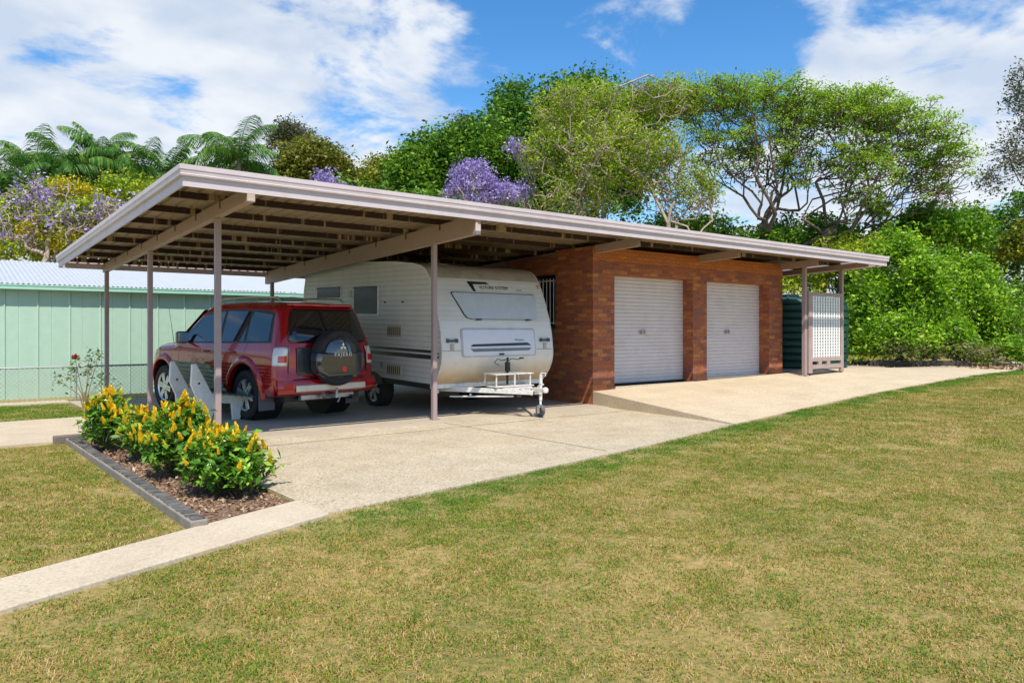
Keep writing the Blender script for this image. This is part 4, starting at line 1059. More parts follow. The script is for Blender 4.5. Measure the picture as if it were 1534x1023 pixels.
wo = [(0.97, 2.08), (-0.84, 2.08), (-0.84-0.02, 2.06), (-0.69, 1.71), (-0.64, 1.655), (-0.55, 1.635), (0.80, 1.635), (0.88, 1.655), (0.915, 1.71), (0.985, 2.06)]
wg = [(x*1.012+(-0.006), z+(0.012 if z > 1.85 else -0.008)) for x, z in wo]
fpatch(wg, 0.008, 0.006, 'front_window', DARK)
wc = fpatch(wo, 0.02, 0.02, 'window_cover', M('cover_pale', (0.50, 0.54, 0.57), 0.3, var=0.06, dirt=(0.42, 0.45, 0.47), dscale=2.5, damt=0.5))
for x in (-0.42, 0.68): 
    mb = MB(); mb.box(x-0.05, x+0.05, cvy(1.63)-0.055, cvy(1.63)-0.02, 1.615, 1.64); mb.build('hinge', DARK, wc, local=True)
hp = fpatch(rr(-0.83, 0.80, 0.985, 1.475, 0.05), 0.006, 0.010, 'hatch_seal', M('seal_pale', (0.45, 0.45, 0.46), 0.6))
hh = fpatch(rr(-0.80, 0.77, 1.01, 1.45, 0.045), 0.010, 0.016, 'front_hatch', M('hatch_white', (0.66, 0.655, 0.70), 0.25, var=0.03, coat=0.3))
def fst(pts, off, name, mat, par): return fpatch(pts, off, 0.002, name, mat, 4, par)
fst([(-0.66, 1.165), (-0.60, 1.205), (0.60, 1.225), (0.69, 1.175)], 0.028, 'stripe', STICKM, hh)
fst([(-0.66, 1.13), (0.69, 1.135), (0.63, 1.085), (-0.60, 1.075)], 0.028, 'stripe', STICKG, hh)
mb = MB(); text_mb(mb, 'Windsor', 0.06, Matrix.Translation((0.42, cvy(1.27)-0.029, 1.27)) @ Matrix.Rotation(PI/2-R(11), 4, 'X'), 0.001); mb.build('script', STICKG, hh, local=True)
mb = MB(); mb.box(-0.05, 0.05, cvy(1.03)-0.045, cvy(1.03)-0.026, 1.015, 1.04); mb.build('latch', DARK, hh, local=True)
mb = MB(); text_mb(mb, 'FUTURE SYSTEM', 0.088, Matrix.Translation((0.10, cvy(2.185)-0.008, 2.185)) @ Matrix.Rotation(PI/2-R(22), 4, 'X') @ Matrix.Shear('XZ', 4, (0, 0)), 0.001)
mb.build('lettering', STICKM, CV, local=True)
mb = MB(); text_mb(mb, 'caravans', 0.04, Matrix.Translation((0.66, cvy(2.165)-0.008, 2.165)) @ Matrix.Rotation(PI/2-R(22), 4, 'X'), 0.001)
mb.build('script', STICKG, CV, local=True)
fpatch([(-0.46, 2.27), (-0.44, 2.29), (-0.05, 2.285), (0.02, 2.25), (-0.36, 2.255), (-0.32, 2.11), (-0.38, 2.12)], 0.006, 0.002, 'logo_stripe', STICKM, 14)
for x in (-1.02, 1.02):
    mb = MB(); mb.box(x-0.09, x+0.09, cvy(1.27)-0.045, cvy(1.27)-0.004, 1.245, 1.285); mb.box(x-0.11, x-0.07, cvy(1.27)-0.05, cvy(1.27)-0.004, 1.235, 1.30); mb.box(x+0.07, x+0.11, cvy(1.27)-0.05, cvy(1.27)-0.004, 1.235, 1.30)
    mb.build('grab_handle', M('grab_grey', (0.06, 0.07, 0.075), 0.5), CV, local=True, bevel=0.005)
    mb = MB(); mb.box(x-0.03, x+0.03, cvy(1.15)-0.03, cvy(1.15)-0.004, 1.10, 1.21); mb.build('catch', STEEL, CV, local=True, bevel=0.008)
for x in (-HWC+0.05, HWC-0.05):
    mb = MB(); mb.box(x-0.03, x+0.03, cvy(2.24)-0.03, cvy(2.24)-0.003, 2.20, 2.28); mb.build('clearance_light', M('amber', (0.45, 0.16, 0.05), 0.3, coat=0.5), CV, local=True, bevel=0.01)
# side: stripes, vents, windows, lamps
S0 = -HWC
def sbox(y0, y1, z0, z1, x0=0.0, x1=0.012): return MB().box(S0-x1, S0-x0, y0, y1, z0, z1)
mb = MB(); mb.prism([(0.06, 1.03), (0.22, 1.10), (5.4, 1.10), (5.4, 1.06), (0.25, 1.05)], S0-0.004, S0-0.001, 'x'); mb.build('stripe', STICKM, CV, local=True)
mb = MB(); mb.prism([(0.20, 0.945), (0.06, 1.0), (0.25, 1.02), (5.4, 1.015), (5.4, 0.95)], S0-0.004, S0-0.001, 'x'); mb.build('stripe', STICKM, CV, local=True)
def vent(y0, y1, z0, z1):
    v = sbox(y0, y1, z0, z1).build('vent', M('vent_cream', (0.50, 0.42, 0.30), 0.6, var=0.1), CV, local=True, bevel=0.005)
    mb = MB(); n = 7
    for i in range(n):
        a = lerp(y0+0.04, y1-0.04, i/(n-1)); mb.box(S0-0.016, S0-0.0125, a-0.014, a+0.014, z0+0.03, z1-0.03)
    mb.build('vent_slots', M('slot_brown', (0.10, 0.075, 0.05), 0.8), v, local=True)
vent(1.30, 1.80, 1.29, 1.49); vent(1.30, 1.80, 0.60, 0.79)
def swin(y0, y1, z0, z1):
    w = sbox(y0, y1, z0, z1, 0, 0.02).build('side_window', WHITEM, CV, local=True, bevel=0.01)
    sbox(y0+0.04, y1-0.04, z0+0.04, z1-0.04, 0.0205, 0.032).build('pane', M('tinted_pane', (0.03, 0.022, 0.015), 0.25, spec=0.25), w, local=True)
    mb = MB(); mb.box(S0-0.045, S0-0.02, y0+0.03, y1-0.03, z1-0.045, z1-0.02); mb.build('hinge_rail', DARK, w, local=True)
swin(2.14, 3.12, 1.66, 2.24); swin(3.66, 4.80, 1.98, 2.26)
sbox(3.22, 3.36, 2.02, 2.16).build('side_vent', M('vent_cream', (0.5, 0.42, 0.3)), CV, local=True)
for y in (1.25, 1.88): sbox(y, y+0.035, 1.90, 1.93, 0, 0.02).build('hook', DARK, CV, local=True)
mb = MB(); mb.lathe([(0.055, -0.012), (0.055, 0.0)], (S0, 2.0, 0.77), 'x', 20); mb.lathe([(0.03, -0.016), (0.03, -0.0125)], (S0, 2.0, 0.77), 'x', 20); mb.build('filler_cap', M('cap_grey', (0.3, 0.3, 0.32), 0.4), CV, local=True)
sbox(0.20, 0.28, 1.12, 1.22, 0, 0.025).build('marker_light', REDLENS, CV, local=True, bevel=0.006)
sbox(0.24, 0.30, 0.60, 0.66, 0, 0.025).build('marker_light', REDLENS, CV, local=True, bevel=0.006)
# roof hatch
mb = MB(); mb.prism([(-0.30, 2.60), (0.32, 2.60), (0.24, 2.70), (-0.20, 2.70)], 2.0, 2.6, 'y'); mb.M = None; mb.build('roof_vent', M('vent_pale', (0.55, 0.52, 0.45), 0.5), CV, local=True, bevel=0.01)
# chassis, A-frame, jockey wheel
mb = MB()
mb.box(-1.2, 1.2, 0.32, 5.4, 0.44, 0.53); mb.build('floor_frame', DARK, CV, local=True)
mb = MB(); mb.box(-1.22, 1.22, 0.27, 0.35, 0.455, 0.53); mb.build('front_crossmember', WHITEM, CV, local=True)
tip = (0.0, -1.02, 0.47)
mb = MB()
for sx in (-1, 1):
    a = Vector((sx*0.95, 0.55, 0.44)); b = Vector((sx*0.035, -0.92, 0.44)); d = (b-a).normalized(); nrm = Vector((-d.y, d.x, 0))*0.025
    mb.hexa([a-nrm-Vector((0, 0, 0.05)), b-nrm-Vector((0, 0, 0.04)), b+nrm-Vector((0, 0, 0.04)), a+nrm-Vector((0, 0, 0.05)), a-nrm+Vector((0, 0, 0.04)), b-nrm+Vector((0, 0, 0.03)), b+nrm+Vector((0, 0, 0.03)), a+nrm+Vector((0, 0, 0.04))])
    mb.tube([(sx*0.85, 0.30, 0.31), (sx*0.45, -0.25, 0.335)], 0.016, 6); mb.tube([(sx*0.45, -0.25, 0.335), (sx*0.2, -0.62, 0.36)], 0.016, 6); mb.tube([(sx*0.62, 0.02, 0.37), (sx*0.62, 0.02, 0.32)], 0.02, 6)
mb.box(-0.30, 0.30, -0.50, -0.44, 0.42, 0.485)
mb.build('drawbar', WHITEM, CV, local=True, bevel=0.004)
mb = MB(); mb.box(-0.035, 0.035, -1.20, -0.90, 0.455, 0.52); mb.lathe([(0, -0.045), (0.045, -0.03), (0.05, 0.02), (0.03, 0.05), (0, 0.055)], (0, -1.19, 0.49), 'z', 16); mb.tube([(0, -1.0, 0.53), (0.0, -1.08, 0.60), (0.0, -1.14, 0.58)], 0.015, 6)
mb.build('coupling', WHITEM, CV, local=True, bevel=0.004)
# gas-bottle rack
mb = MB()
mb.box(-0.42, 0.42, -0.42, -0.02, 0.492, 0.508)
for x, y in ((-0.38, -0.38), (0.0, -0.40), (0.36, -0.38), (-0.38, -0.06), (0.36, -0.06)): mb.box(x-0.010, x+0.010, y-0.010, y+0.010, 0.508, 0.70)
mb.box(-0.42, -0.0, -0.41, -0.05, 0.70, 0.715); mb.box(0.04, 0.42, -0.41, -0.05, 0.70, 0.715)
mb.build('bottle_rack', WHITEM, CV, local=True)
mb = MB(); mb.tube([(0.0, -0.2, 0.52), (0.0, -0.2, 0.98)], 0.02, 8); mb.box(-0.035, 0.035, -0.23, -0.17, 0.74, 0.90); mb.tube([(0, -0.2, 0.92), (0.10, -0.2, 0.96), (0.20, -0.22, 0.94), (0.30, -0.22, 0.96)], 0.008, 6); mb.tube([(0, -0.2, 0.95), (-0.12, -0.2, 0.93), (-0.22, -0.2, 0.96), (-0.27, -0.18, 0.89), (-0.18, -0.2, 0.85)], 0.008, 6); mb.box(0.26, 0.33, -0.24, -0.20, 0.95, 0.975)
mb.build('gas_fitting', DARK, CV, local=True)
mb = MB(); rgc = random.Random(4)
for k in range(9): 
    a = rgc.uniform(0, 6.28); mb.lathe([(0.022, -0.006), (0.034, 0), (0.022, 0.006), (0.012, 0)], (-0.10+rgc.uniform(-0.05, 0.05), -0.66+rgc.uniform(-0.02, 0.03), 0.40+rgc.uniform(-0.04, 0.05)), rgc.choice('xyz'), 10, closed=True)
mb.build('safety_chain', M('rusty_chain', (0.25, 0.15, 0.09), 0.7, 0.3, var=0.4, scale=30), CV, local=True)
JX, JY = 0.17, -0.88
mb = MB(); mb.tube([(JX, JY, 0.30), (JX, JY, 0.72)], 0.028, 10); mb.tube([(JX, JY, 0.15), (JX, JY, 0.32)], 0.02, 10); mb.box(JX-0.06, JX+0.0, JY-0.04, JY+0.04, 0.40, 0.50)
mb.tube([(JX, JY, 0.72), (JX, JY, 0.75), (JX+0.10, JY, 0.74), (JX+0.10, JY, 0.69)], 0.011, 6); mb.box(JX-0.055, JX-0.045, JY-0.03, JY+0.03, 0.08, 0.19); mb.box(JX+0.045, JX+0.055, JY-0.03, JY+0.03, 0.08, 0.19); mb.box(JX-0.055, JX+0.055, JY-0.03, JY+0.03, 0.185, 0.20)
js = mb.build('jockey_stand', WHITEM, CV, local=True, smooth=True)
mb = MB(); mb.lathe([(0.05, -0.03), (0.085, -0.035), (0.10, -0.02), (0.10, 0.02), (0.085, 0.035), (0.05, 0.03)], (JX, JY, 0.125), 'x', 28, closed=True); mb.lathe([(0, -0.02), (0.052, -0.02), (0.052, 0.02), (0, 0.02)], (JX, JY, 0.125), 'x', 20); mb.build('jockey_wheel', M('jockey_tyre', (0.10, 0.10, 0.095), 0.7, var=0.3), js, local=True, smooth=True)
for sx in (-1, 1):
    make_wheel(sx*1.08, 2.35, sx, z=0.30, parent=CV, rad=0.345, name='wheel')
    mb = MB()
    mb.prism([(2.35+0.42*math.cos(R(a)), 0.40+0.22*math.sin(R(a))) for a in range(0, 181, 12)], sx*HWC-0.002 if sx < 0 else HWC-0.3, -HWC+0.3 if sx < 0 else HWC+0.002, 'x'); mb.build('wheel_box', DARK, CV, local=True)
    mb = MB(); mb.box(sx*1.0-0.03, sx*1.0+0.03, 0.45, 0.51, 0.36, 0.44); mb.build('stabiliser', WHITEM, CV, local=True)

# ------------------------------------------------------------------ flowering shrubs
LEAFG = mat_leaf('shrub_leaf', [(0.04, 0.12, 0.012), (0.09, 0.25, 0.02), (0.17, 0.37, 0.03), (0.33, 0.50, 0.06)], 0.25, 2.0, 0.35, 0.5)
FLOW = mat_leaf('yellow_bract', [(0.90, 0.50, 0.008), (0.95, 0.66, 0.012), (0.95, 0.76, 0.03), (0.95, 0.84, 0.12)], 0.2, 4.0, 0.5)
STEM = M('green_stem', (0.10, 0.11, 0.04), 0.8, var=0.3)
def flower_mesh(i):
    rg = np.random.default_rng(50+i); V = []; F = []
    h = 0.095
    for lv in range(9):
        z = h*lv/8; r = 0.023*(1-0.72*lv/8)+0.005
        for k in range(4):
            a = 2*PI*k/4+lv*PI/4+rg.uniform(-0.2, 0.2); c, s = math.cos(a), math.sin(a); w = r*0.75
            j = len(V)
            V += [(c*r*0.3-s*w, s*r*0.3+c*w, z), (c*r*0.3+s*w, s*r*0.3-c*w, z), (c*r*1.15, s*r*1.15, z+0.024)]; F.append((j, j+1, j+2))
    me = bpy.data.meshes.new('flower_spike'); me.from_pydata(V, [], F); me.materials.append(FLOW); return me
FM = [flower_mesh(i) for i in range(4)]
def shrub(loc, rx, ry, h, nleaf, nfl, label, seed):
    t = thing('flowering_shrub', loc, label, 'shrub', group='golden shrubs in the garden bed'); rg = np.random.default_rng(seed); rr_ = random.Random(seed)
    tips = []; mb = MB()
    for i in range(int(nfl*1.5)):
        a = rg.uniform(0, 2*PI); el = rg.uniform(0.0, 1.0)**0.8*PI/2*0.98+0.02; r = rg.uniform(0.72, 1.06)
        if i % 4 == 3: r *= 0.7
        p = Vector((rx*r*math.cos(a)*math.cos(el), ry*r*math.sin(a)*math.cos(el), 0.13+(h-0.17)*r*(0.12+0.88*math.sin(el)))); tips.append(p)
        b = Vector((rg.uniform(-0.08, 0.08), rg.uniform(-0.08, 0.08), 0.0)); m = (b+p)*0.5+Vector((p.x*0.12, p.y*0.12, -0.04))
        mb.tube([b, m, p], [0.006, 0.0045, 0.003], 5, caps=False)
    mb.build('stems', STEM, t, local=True)
    C = []; 
    for p in tips:
        k = max(6, int(nleaf/len(tips))); base = np.array(p)*0.60; base[2] = p.z*0.66
        f = rg.uniform(0.2, 0.97, k)[:, None]
        C.append(np.array(p)*f+base*(1-f)+rg.normal(size=(k, 3))*0.048)
    C = np.concatenate(C); C[:, 2] = np.maximum(C[:, 2], 0.06)
    V, Fq = leaf_quads(rg, C, 0.082, 0.44, up=1.0, droop=0.2); np_mesh('foliage', V, Fq, LEAFG, t)
    order = sorted(tips, key=lambda p: -p.z-rr_.uniform(0, 0.42)*h)[:nfl]
    for i, p in enumerate(order):
        o = bpy.data.objects.new('flower_spike', FM[i % 4]); COL.objects.link(o); o.parent = t
        o.location = p+Vector((0, 0, -0.01)); o.rotation_euler = (rr_.uniform(-0.45, 0.45), rr_.uniform(-0.45, 0.45), rr_.uniform(0, 6)); s = rr_.choice((0.6, 0.8, 0.9, 1.0, 1.15))*rr_.uniform(0.9, 1.1); o.scale = (s, s, s*rr_.uniform(0.8, 1.3))
shrub((1.98, 10.35, -0.02), 0.36, 0.38, 0.72, 2200, 90, 'shrub with yellow flower spikes at the back end of the bed by the timber sleeper', 1)
shrub((2.12, 9.25, -0.02), 0.30, 0.32, 0.58, 1900, 75, 'smaller yellow flowered shrub second from the back of the bed, bare soil at its foot', 2)
shrub((2.20, 8.10, -0.02), 0.40, 0.42, 0.75, 3600, 99, 'tallest yellow flowered shrub in the middle of the bed, in front of the bench', 3)
shrub((2.27, 7.0, -0.02), 0.47, 0.50, 0.56, 4200, 99, 'broad yellow flowered shrub at the front of the bed nearest the concrete path', 4)

# rose by the fence
RS = thing('rose_bush', (2.48, 15.0, -0.04), 'thin leggy rose bush with a few leaves and one red bloom by the fence', 'rose bush')
rg = np.random.default_rng(9); mb = MB(); tips = []
for a in ((-0.15, 0.0, 0.98), (0.25, 0.1, 1.12), (0.05, -0.1, 1.02), (0.35, 0.2, 0.62), (-0.40, 0.1, 0.62), (0.5, 0.1, 0.5), (0.12, 0.2, 0.82), (-0.2, 0.1, 0.75)):
    p = Vector(a); mb.tube([(0, 0, 0), (a[0]*0.2, a[1]*0.2, 0.35), tuple(p)], [0.012, 0.008, 0.004], 5); tips.append(p)
mb.tube([(0, 0, 0), (0, 0, 0.4)], 0.02, 6)
mb.build('stems', M('rose_stem', (0.20, 0.15, 0.08), 0.8), RS, local=True)
C = np.concatenate([np.array(p)*0.85+np.array([0, 0, 0.08])+rg.normal(size=(38, 3))*0.075 for p in tips])
V, F = leaf_quads(rg, C, 0.055, 0.6); np_mesh('foliage', V, F, mat_leaf('rose_leaf', [(0.03, 0.08, 0.02), (0.07, 0.17, 0.04), (0.18, 0.15, 0.06), (0.16, 0.24, 0.07)], 0.2), RS)
C = np.array([[-0.15, 0, 1.02]])+rg.normal(size=(30, 3))*0.022; V, F = leaf_quads(rg, C, 0.05, 0.9); np_mesh('bloom', V, F, mat_leaf('rose_red', [(0.5, 0.02, 0.03), (0.6, 0.06, 0.07)], 0.1), RS)

# ------------------------------------------------------------------ trees
def grow(mb, p, d, targets, r, rg, depth=0, tipr=0.012, wig=0.12, sides=6, tips=None, arch=0.12, fs=(0.12, 0.24, 0.33, 0.4)):
    """branches splitting toward their targets"""
    if len(targets) == 1 or depth > 11:
        for q in targets:
            L = (q-p).length; m = p.lerp(q, 0.5)+Vector(rg.normal(size=3))*L*wig+Vector((0, 0, -0.03*L))
            mb.tube([p, m, q], [max(r, tipr), max(tipr, r*0.7), tipr*0.6], 4, caps=False)
            if tips is not None: tips.append((q, (q-m).normalized()))
        return
    c = sum(targets, Vector())/len(targets)
    f = fs[depth] if depth < len(fs) else 0.42
    q = p.lerp(c, f)+Vector(rg.normal(size=3))*(c-p).length*wig*0.8
    m = p.lerp(q, 0.5)+d*(q-p).length*arch+Vector(rg.normal(size=3))*(q-p).length*wig*0.5
    r2 = max(tipr, r*0.93)
    mb.tube([p, m, q], [r, (r+r2)/2, r2], sides if r > 0.05 else 4, caps=False)
    A = np.array([list(t) for t in targets]); A0 = A-A.mean(0)
    u, s, vt = np.linalg.svd(A0, full_matrices=False); pr = A0 @ vt[0]; cut = np.median(pr)+rg.normal()*0.1*s[0]/len(A)**0.5
    g1 = [t for t, v in zip(targets, pr) if v <= cut]; g2 = [t for t, v in zip(targets, pr) if v > cut]
    if not g1 or not g2: g1, g2 = targets[::2], targets[1::2]
    dd = (q-m).normalized()
    for g in (g1, g2):
        if g:
            rr_ = max(tipr, r2*(len(g)/len(targets))**0.46)
            grow(mb, q, dd, g, rr_, rg, depth+1, tipr, wig, sides, tips, arch, fs)
def lobes_pts(rg, lobes, n, inner=0.55, zcut=-0.6):
    w = np.array([l[3]*l[4]*l[5] for l in lobes])**0.67; w /= w.sum(); out = []
    idx = rg.choice(len(lobes), n, p=w)
    for i in idx:
        cx, cy, cz, rx, ry, rz = lobes[i]
        while True:
            v = rg.normal(size=3); v /= np.linalg.norm(v)
            if v[2] > zcut: break
        k = rg.uniform(inner, 1.0)
        out.append(Vector((cx+rx*v[0]*k, cy+ry*v[1]*k, cz+rz*v[2]*k)))
    return out
def lobe_at(u, v, D, ru, rv, rd=None):
    p = at(u, v, D); s = D/FPX; return (p.x, p.y, p.z, ru*s, (rd or ru)*s, rv*s)
def tree(name, label, cat, base_uv, D, lobes_uv, ntips, nleaf, clump, leafsize, leafmat, trunk_r=0.25, fork=0.35, bark=None, aspect=0.5, inner=0.5, zcut=-0.6, seed=1, tipr=0.014, group=None, droop=0.1, flat=1.0, wig=0.12, origin=None, up=0.35, bare=0.0, lean=0.25, zf=None, fs=(0.12, 0.24, 0.33, 0.4), tuft_=1.0):
    rg = np.random.default_rng(seed)
    b = at(base_uv, 494, D); b.z = gz(b.x, b.y)-0.1
    if origin is not None: b = Vector(origin)
    lobes = [lobe_at(*l) for l in lobes_uv]
    t = thing(name, tuple(b), label, cat, group=group)
    T = lobes_pts(rg, lobes, ntips, inner, zcut); T = [Vector((q.x, q.y, max(q.z, 0.35))) for q in T]
    c = sum(T, Vector())/len(T); zmin = min(q.z for q in T)
    top = Vector((lerp(b.x, c.x, lean), lerp(b.y, c.y, lean), lerp(b.z, c.z, fork) if zf is None else zf))
    mb = MB(); tips = []
    k = b.lerp(top, 0.5)+Vector(rg.normal(size=3))*0.1
    mb.tube([b, k, top], [trunk_r*1.25, trunk_r*1.0, trunk_r*0.9], 10, caps=False)
    grow(mb, top, Vector((0, 0, 1)), T, trunk_r*0.85, rg, tips=tips, tipr=tipr, wig=wig, fs=fs)
    mb.v = [(p[0]-b.x, p[1]-b.y, p[2]-b.z) for p in mb.v]
    mb.build('trunk', bark or BARK, t, local=True, smooth=True)
    if bare > 0:     # low twigs stay bare, leaf keeps to the top of the crown
        zs_ = sorted(q.z for q, _ in tips); z0_, z1_ = zs_[0], zs_[-1]
        keep = [tp for tp in tips if rg.uniform() < tuft_-bare*(1-sstep((tp[0].z-z0_)/(z1_-z0_)*1.25))]
        tips = keep or tips
    per = max(4, nleaf//len(tips)); P = np.array([list(q) for q, _ in tips])-np.array(b); Dv = np.array([list(d) for _, d in tips])
    P = np.repeat(P, per, 0); Dv = np.repeat(Dv, per, 0)
    cs = np.repeat(rg.uniform(0.65, 1.35, len(tips)), per)[:, None]*clump
    off = np.clip(rg.normal(size=P.shape), -1.45, 1.45); off[:, 2] *= flat; C = P+off*cs*0.55-Dv*cs*0.2
    C[:, 2] = np.maximum(C[:, 2], 0.12)
    V, F = leaf_quads(rg, C, leafsize, aspect, up=up, droop=droop)
    np_mesh('crown', V, F, leafmat, t)
    return t
YG = [(0.12, 0.22, 0.012), (0.23, 0.34, 0.018), (0.38, 0.47, 0.025), (0.54, 0.58, 0.05)]
MG = [(0.035, 0.11, 0.012), (0.08, 0.20, 0.016), (0.15, 0.31, 0.022), (0.26, 0.42, 0.035)]
DG = [(0.025, 0.085, 0.012), (0.05, 0.15, 0.016), (0.10, 0.25, 0.022), (0.18, 0.34, 0.03)]
LG = [(0.13, 0.28, 0.016), (0.22, 0.40, 0.022), (0.33, 0.53, 0.035), (0.45, 0.62, 0.06)]
GREYG = [(0.06, 0.075, 0.04), (0.10, 0.12, 0.06), (0.15, 0.17, 0.09), (0.2, 0.2, 0.12)]
BG_ = [(0.06, 0.16, 0.009), (0.15, 0.33, 0.014), (0.28, 0.50, 0.022), (0.46, 0.65, 0.05)]
GOLD = [(0.20, 0.28, 0.02), (0.42, 0.42, 0.02), (0.66, 0.56, 0.03), (0.78, 0.58, 0.03)]
PURP = [(0.26, 0.19, 0.50), (0.36, 0.27, 0.62), (0.46, 0.38, 0.72), (0.58, 0.52, 0.78)]
mYG = mat_leaf('leaf_yellowgreen', YG); mMG = mat_leaf('leaf_mid', MG); mDG = mat_leaf('leaf_dark', DG); mLG = mat_leaf('leaf_light', LG, 0.5)
mGR = mat_leaf('leaf_grey', GREYG); mBG = mat_leaf('leaf_bright', BG_, 0.42, 1.2, 0.4, 0.35); mGO = mat_leaf('leaf_gold', GOLD); mPU = mat_leaf('blossom_purple', PURP, 0.3, 1.0, 0.7)
mOL = mat_leaf('leaf_olive', [(0.08, 0.10, 0.012), (0.15, 0.18, 0.02), (0.24, 0.25, 0.03), (0.30, 0.28, 0.05)])

# centre: dark fig mass, mid green tree, jacaranda, spreading trees
tree('fig_tree', 'tall dark green dense tree rising behind the two spreading crowns', 'tree', 840, 47, [(770, 190, 47, 52, 62, 60), (870, 175, 47, 80, 66, 80), (770, 270, 46, 70, 60), (940, 200, 48, 60, 70), (880, 280, 48, 90, 70)], 420, 52000, 1.0, 0.25, mDG, 0.5, seed=11)
tree('leafy_tree', 'broad mid green tree sloping down to the left behind the carport roof', 'tree', 680, 44, [(690, 250, 44, 65, 62, 60), (740, 225, 44, 40, 55), (625, 265, 44, 45, 45), (640, 235, 45, 30, 30)], 300, 36000, 0.85, 0.23, mMG, 0.4, seed=12)
tree('bare_topped_tree', 'pale twiggy tree showing behind the mid green tree', 'tree', 705, 52, [(700, 190, 52, 25, 20)], 70, 1500, 0.5, 0.18, mGR, 0.2, bark=BARKP, seed=13)
tree('jacaranda', 'jacaranda in full purple blossom above the middle of the carport roof', 'tree', 722, 34, [(708, 268, 34, 40, 30), (685, 285, 34, 24, 18), (755, 290, 34, 26, 18), (720, 300, 34, 30, 14)], 260, 7500, 0.28, 0.09, mPU, 0.2, bark=BARKP, aspect=0.75, seed=14)
tree('jacaranda', 'small cluster of purple blossom against the pale twigs left of the spreading tree', 'tree', 790, 36, [(775, 222, 36, 22, 12), (792, 255, 36, 14, 14), (780, 285, 35, 16, 14)], 60, 1200, 0.30, 0.11, mPU, 0.12, bark=BARKP, aspect=0.75, seed=15)
tree('jacaranda', 'low purple jacaranda top just above the left part of the carport roof', 'tree', 488, 36, [(485, 270, 36, 20, 14), (512, 282, 36, 16, 8), (450, 290, 36, 34, 16)], 60, 3200, 0.30, 0.10, mPU, 0.12, bark=BARKP, aspect=0.75, seed=16)
FEA = mat_leaf('leaf_feathery', [(0.15, 0.25, 0.014), (0.25, 0.38, 0.022), (0.37, 0.50, 0.035), (0.50, 0.54, 0.07)], 0.45)
GBK = M('bark_grey', (0.34, 0.27, 0.22), 0.9, var=0.35)
tree('spreading_tree', 'wide yellowish green tree with a tangle of pale bare branches, left of the umbrella crown', 'tree', 935, 36, [(880, 165, 36, 100, 38, 80), (990, 155, 36, 85, 34, 70), (825, 225, 35, 50, 55, 60), (930, 235, 34, 115, 70, 70), (860, 300, 34, 80, 40, 50), (1010, 260, 34, 65, 75, 50), (1045, 290, 35, 45, 45, 50)], 1450, 42000, 0.42, 0.125, FEA, 0.26, zf=4.6, bark=GBK, seed=17, inner=0.35, tipr=0.021, wig=0.2, zcut=-0.9, bare=0.55, lean=0.3, fs=(0.05, 0.1, 0.2, 0.3, 0.36), tuft_=0.8)
DBK = M('bark_dark', (0.13, 0.095, 0.07), 0.9, var=0.35)
UM = dict(bark=DBK, zcut=-0.8, flat=0.45, tipr=0.022, wig=0.17, up=1.0, fs=(0.03, 0.07, 0.16, 0.26, 0.34, 0.38))
tree('spreading_tree', 'umbrella shaped light green tree with dark upright limbs seen against the clouds', 'tree', 1158, 37, [(1060, 150, 37, 75, 36, 80), (1150, 148, 37, 90, 34, 90), (1225, 165, 37, 80, 38, 90), (1075, 225, 37, 65, 75, 60), (1150, 235, 37, 110, 70, 80), (1220, 250, 37, 70, 60, 60)], 1150, 34000, 0.48, 0.125, mLG, 0.28, zf=5.6, seed=18, lean=0.1, bare=0.78, tuft_=0.85, inner=0.3, **UM)
tree('spreading_tree', 'light green tree leaning far right with long curving bare limbs over the hedge', 'tree', 1225, 36, [(1280, 165, 36, 85, 40, 80), (1360, 190, 36, 75, 42, 70), (1410, 235, 36, 50, 50, 60), (1310, 245, 36, 110, 55, 60), (1400, 285, 36, 60, 38, 50), (1300, 300, 36, 80, 30, 50)], 1150, 30000, 0.46, 0.125, mLG, 0.26, zf=5.2, seed=19, lean=0.1, bare=0.66, tuft_=0.78, inner=0.3, **UM)
# left: eucalypt, yellow-green round tree, jacaranda tangle
tree('gum_tree', 'distant sparse grey green gum tree rising left of centre', 'tree', 440, 75, [(438, 203, 75, 34, 18), (420, 212, 75, 18, 10)], 90, 7000, 0.9, 0.26, mGR, 0.35, seed=21)
tree('olive_green_tree', 'rounded yellow green tree behind the carport roof, beside the gum tree', 'tree', 470, 48, [(470, 245, 48, 50, 34), (440, 262, 47, 30, 25), (505, 260, 48, 25, 28)], 170, 20000, 0.7, 0.22, mOL, 0.3, seed=22)
tree('leafy_tree', 'patchy yellow and green tree between the rounded tree and the big mid green one', 'tree', 560, 50, [(580, 262, 50, 38, 28), (545, 275, 49, 30, 20), (600, 250, 52, 20, 12)], 150, 13000, 0.7, 0.22, mat_leaf('leaf_mixed', [(0.05, 0.14, 0.012), (0.16, 0.24, 0.02), (0.36, 0.32, 0.05), (0.40, 0.42, 0.05)]), 0.3, seed=23)
tree('jacaranda', 'jacaranda tangle of bare grey twigs and purple flowers behind the green shed', 'tree', 70, 33, [(60, 320, 33, 75, 62, 50), (140, 345, 33, 90, 45, 50), (20, 350, 33, 60, 40, 40), (190, 320, 33, 50, 40, 40)], 300, 2400, 0.30, 0.12, mPU, 0.25, fork=0.3, bark=GBK, aspect=0.75, seed=24, tipr=0.02, inner=0.3, wig=0.22, bare=0.5)
tree('golden_tree', 'tree with bright yellow leaves mixed into the purple jacaranda on the left', 'tree', 130, 35, [(105, 285, 35, 34, 16), (165, 310, 35, 30, 18), (60, 340, 34, 34, 22), (130, 365, 34, 60, 20), (205, 335, 33, 34, 34)], 240, 13000, 0.40, 0.13, mGO, 0.2, seed=25)
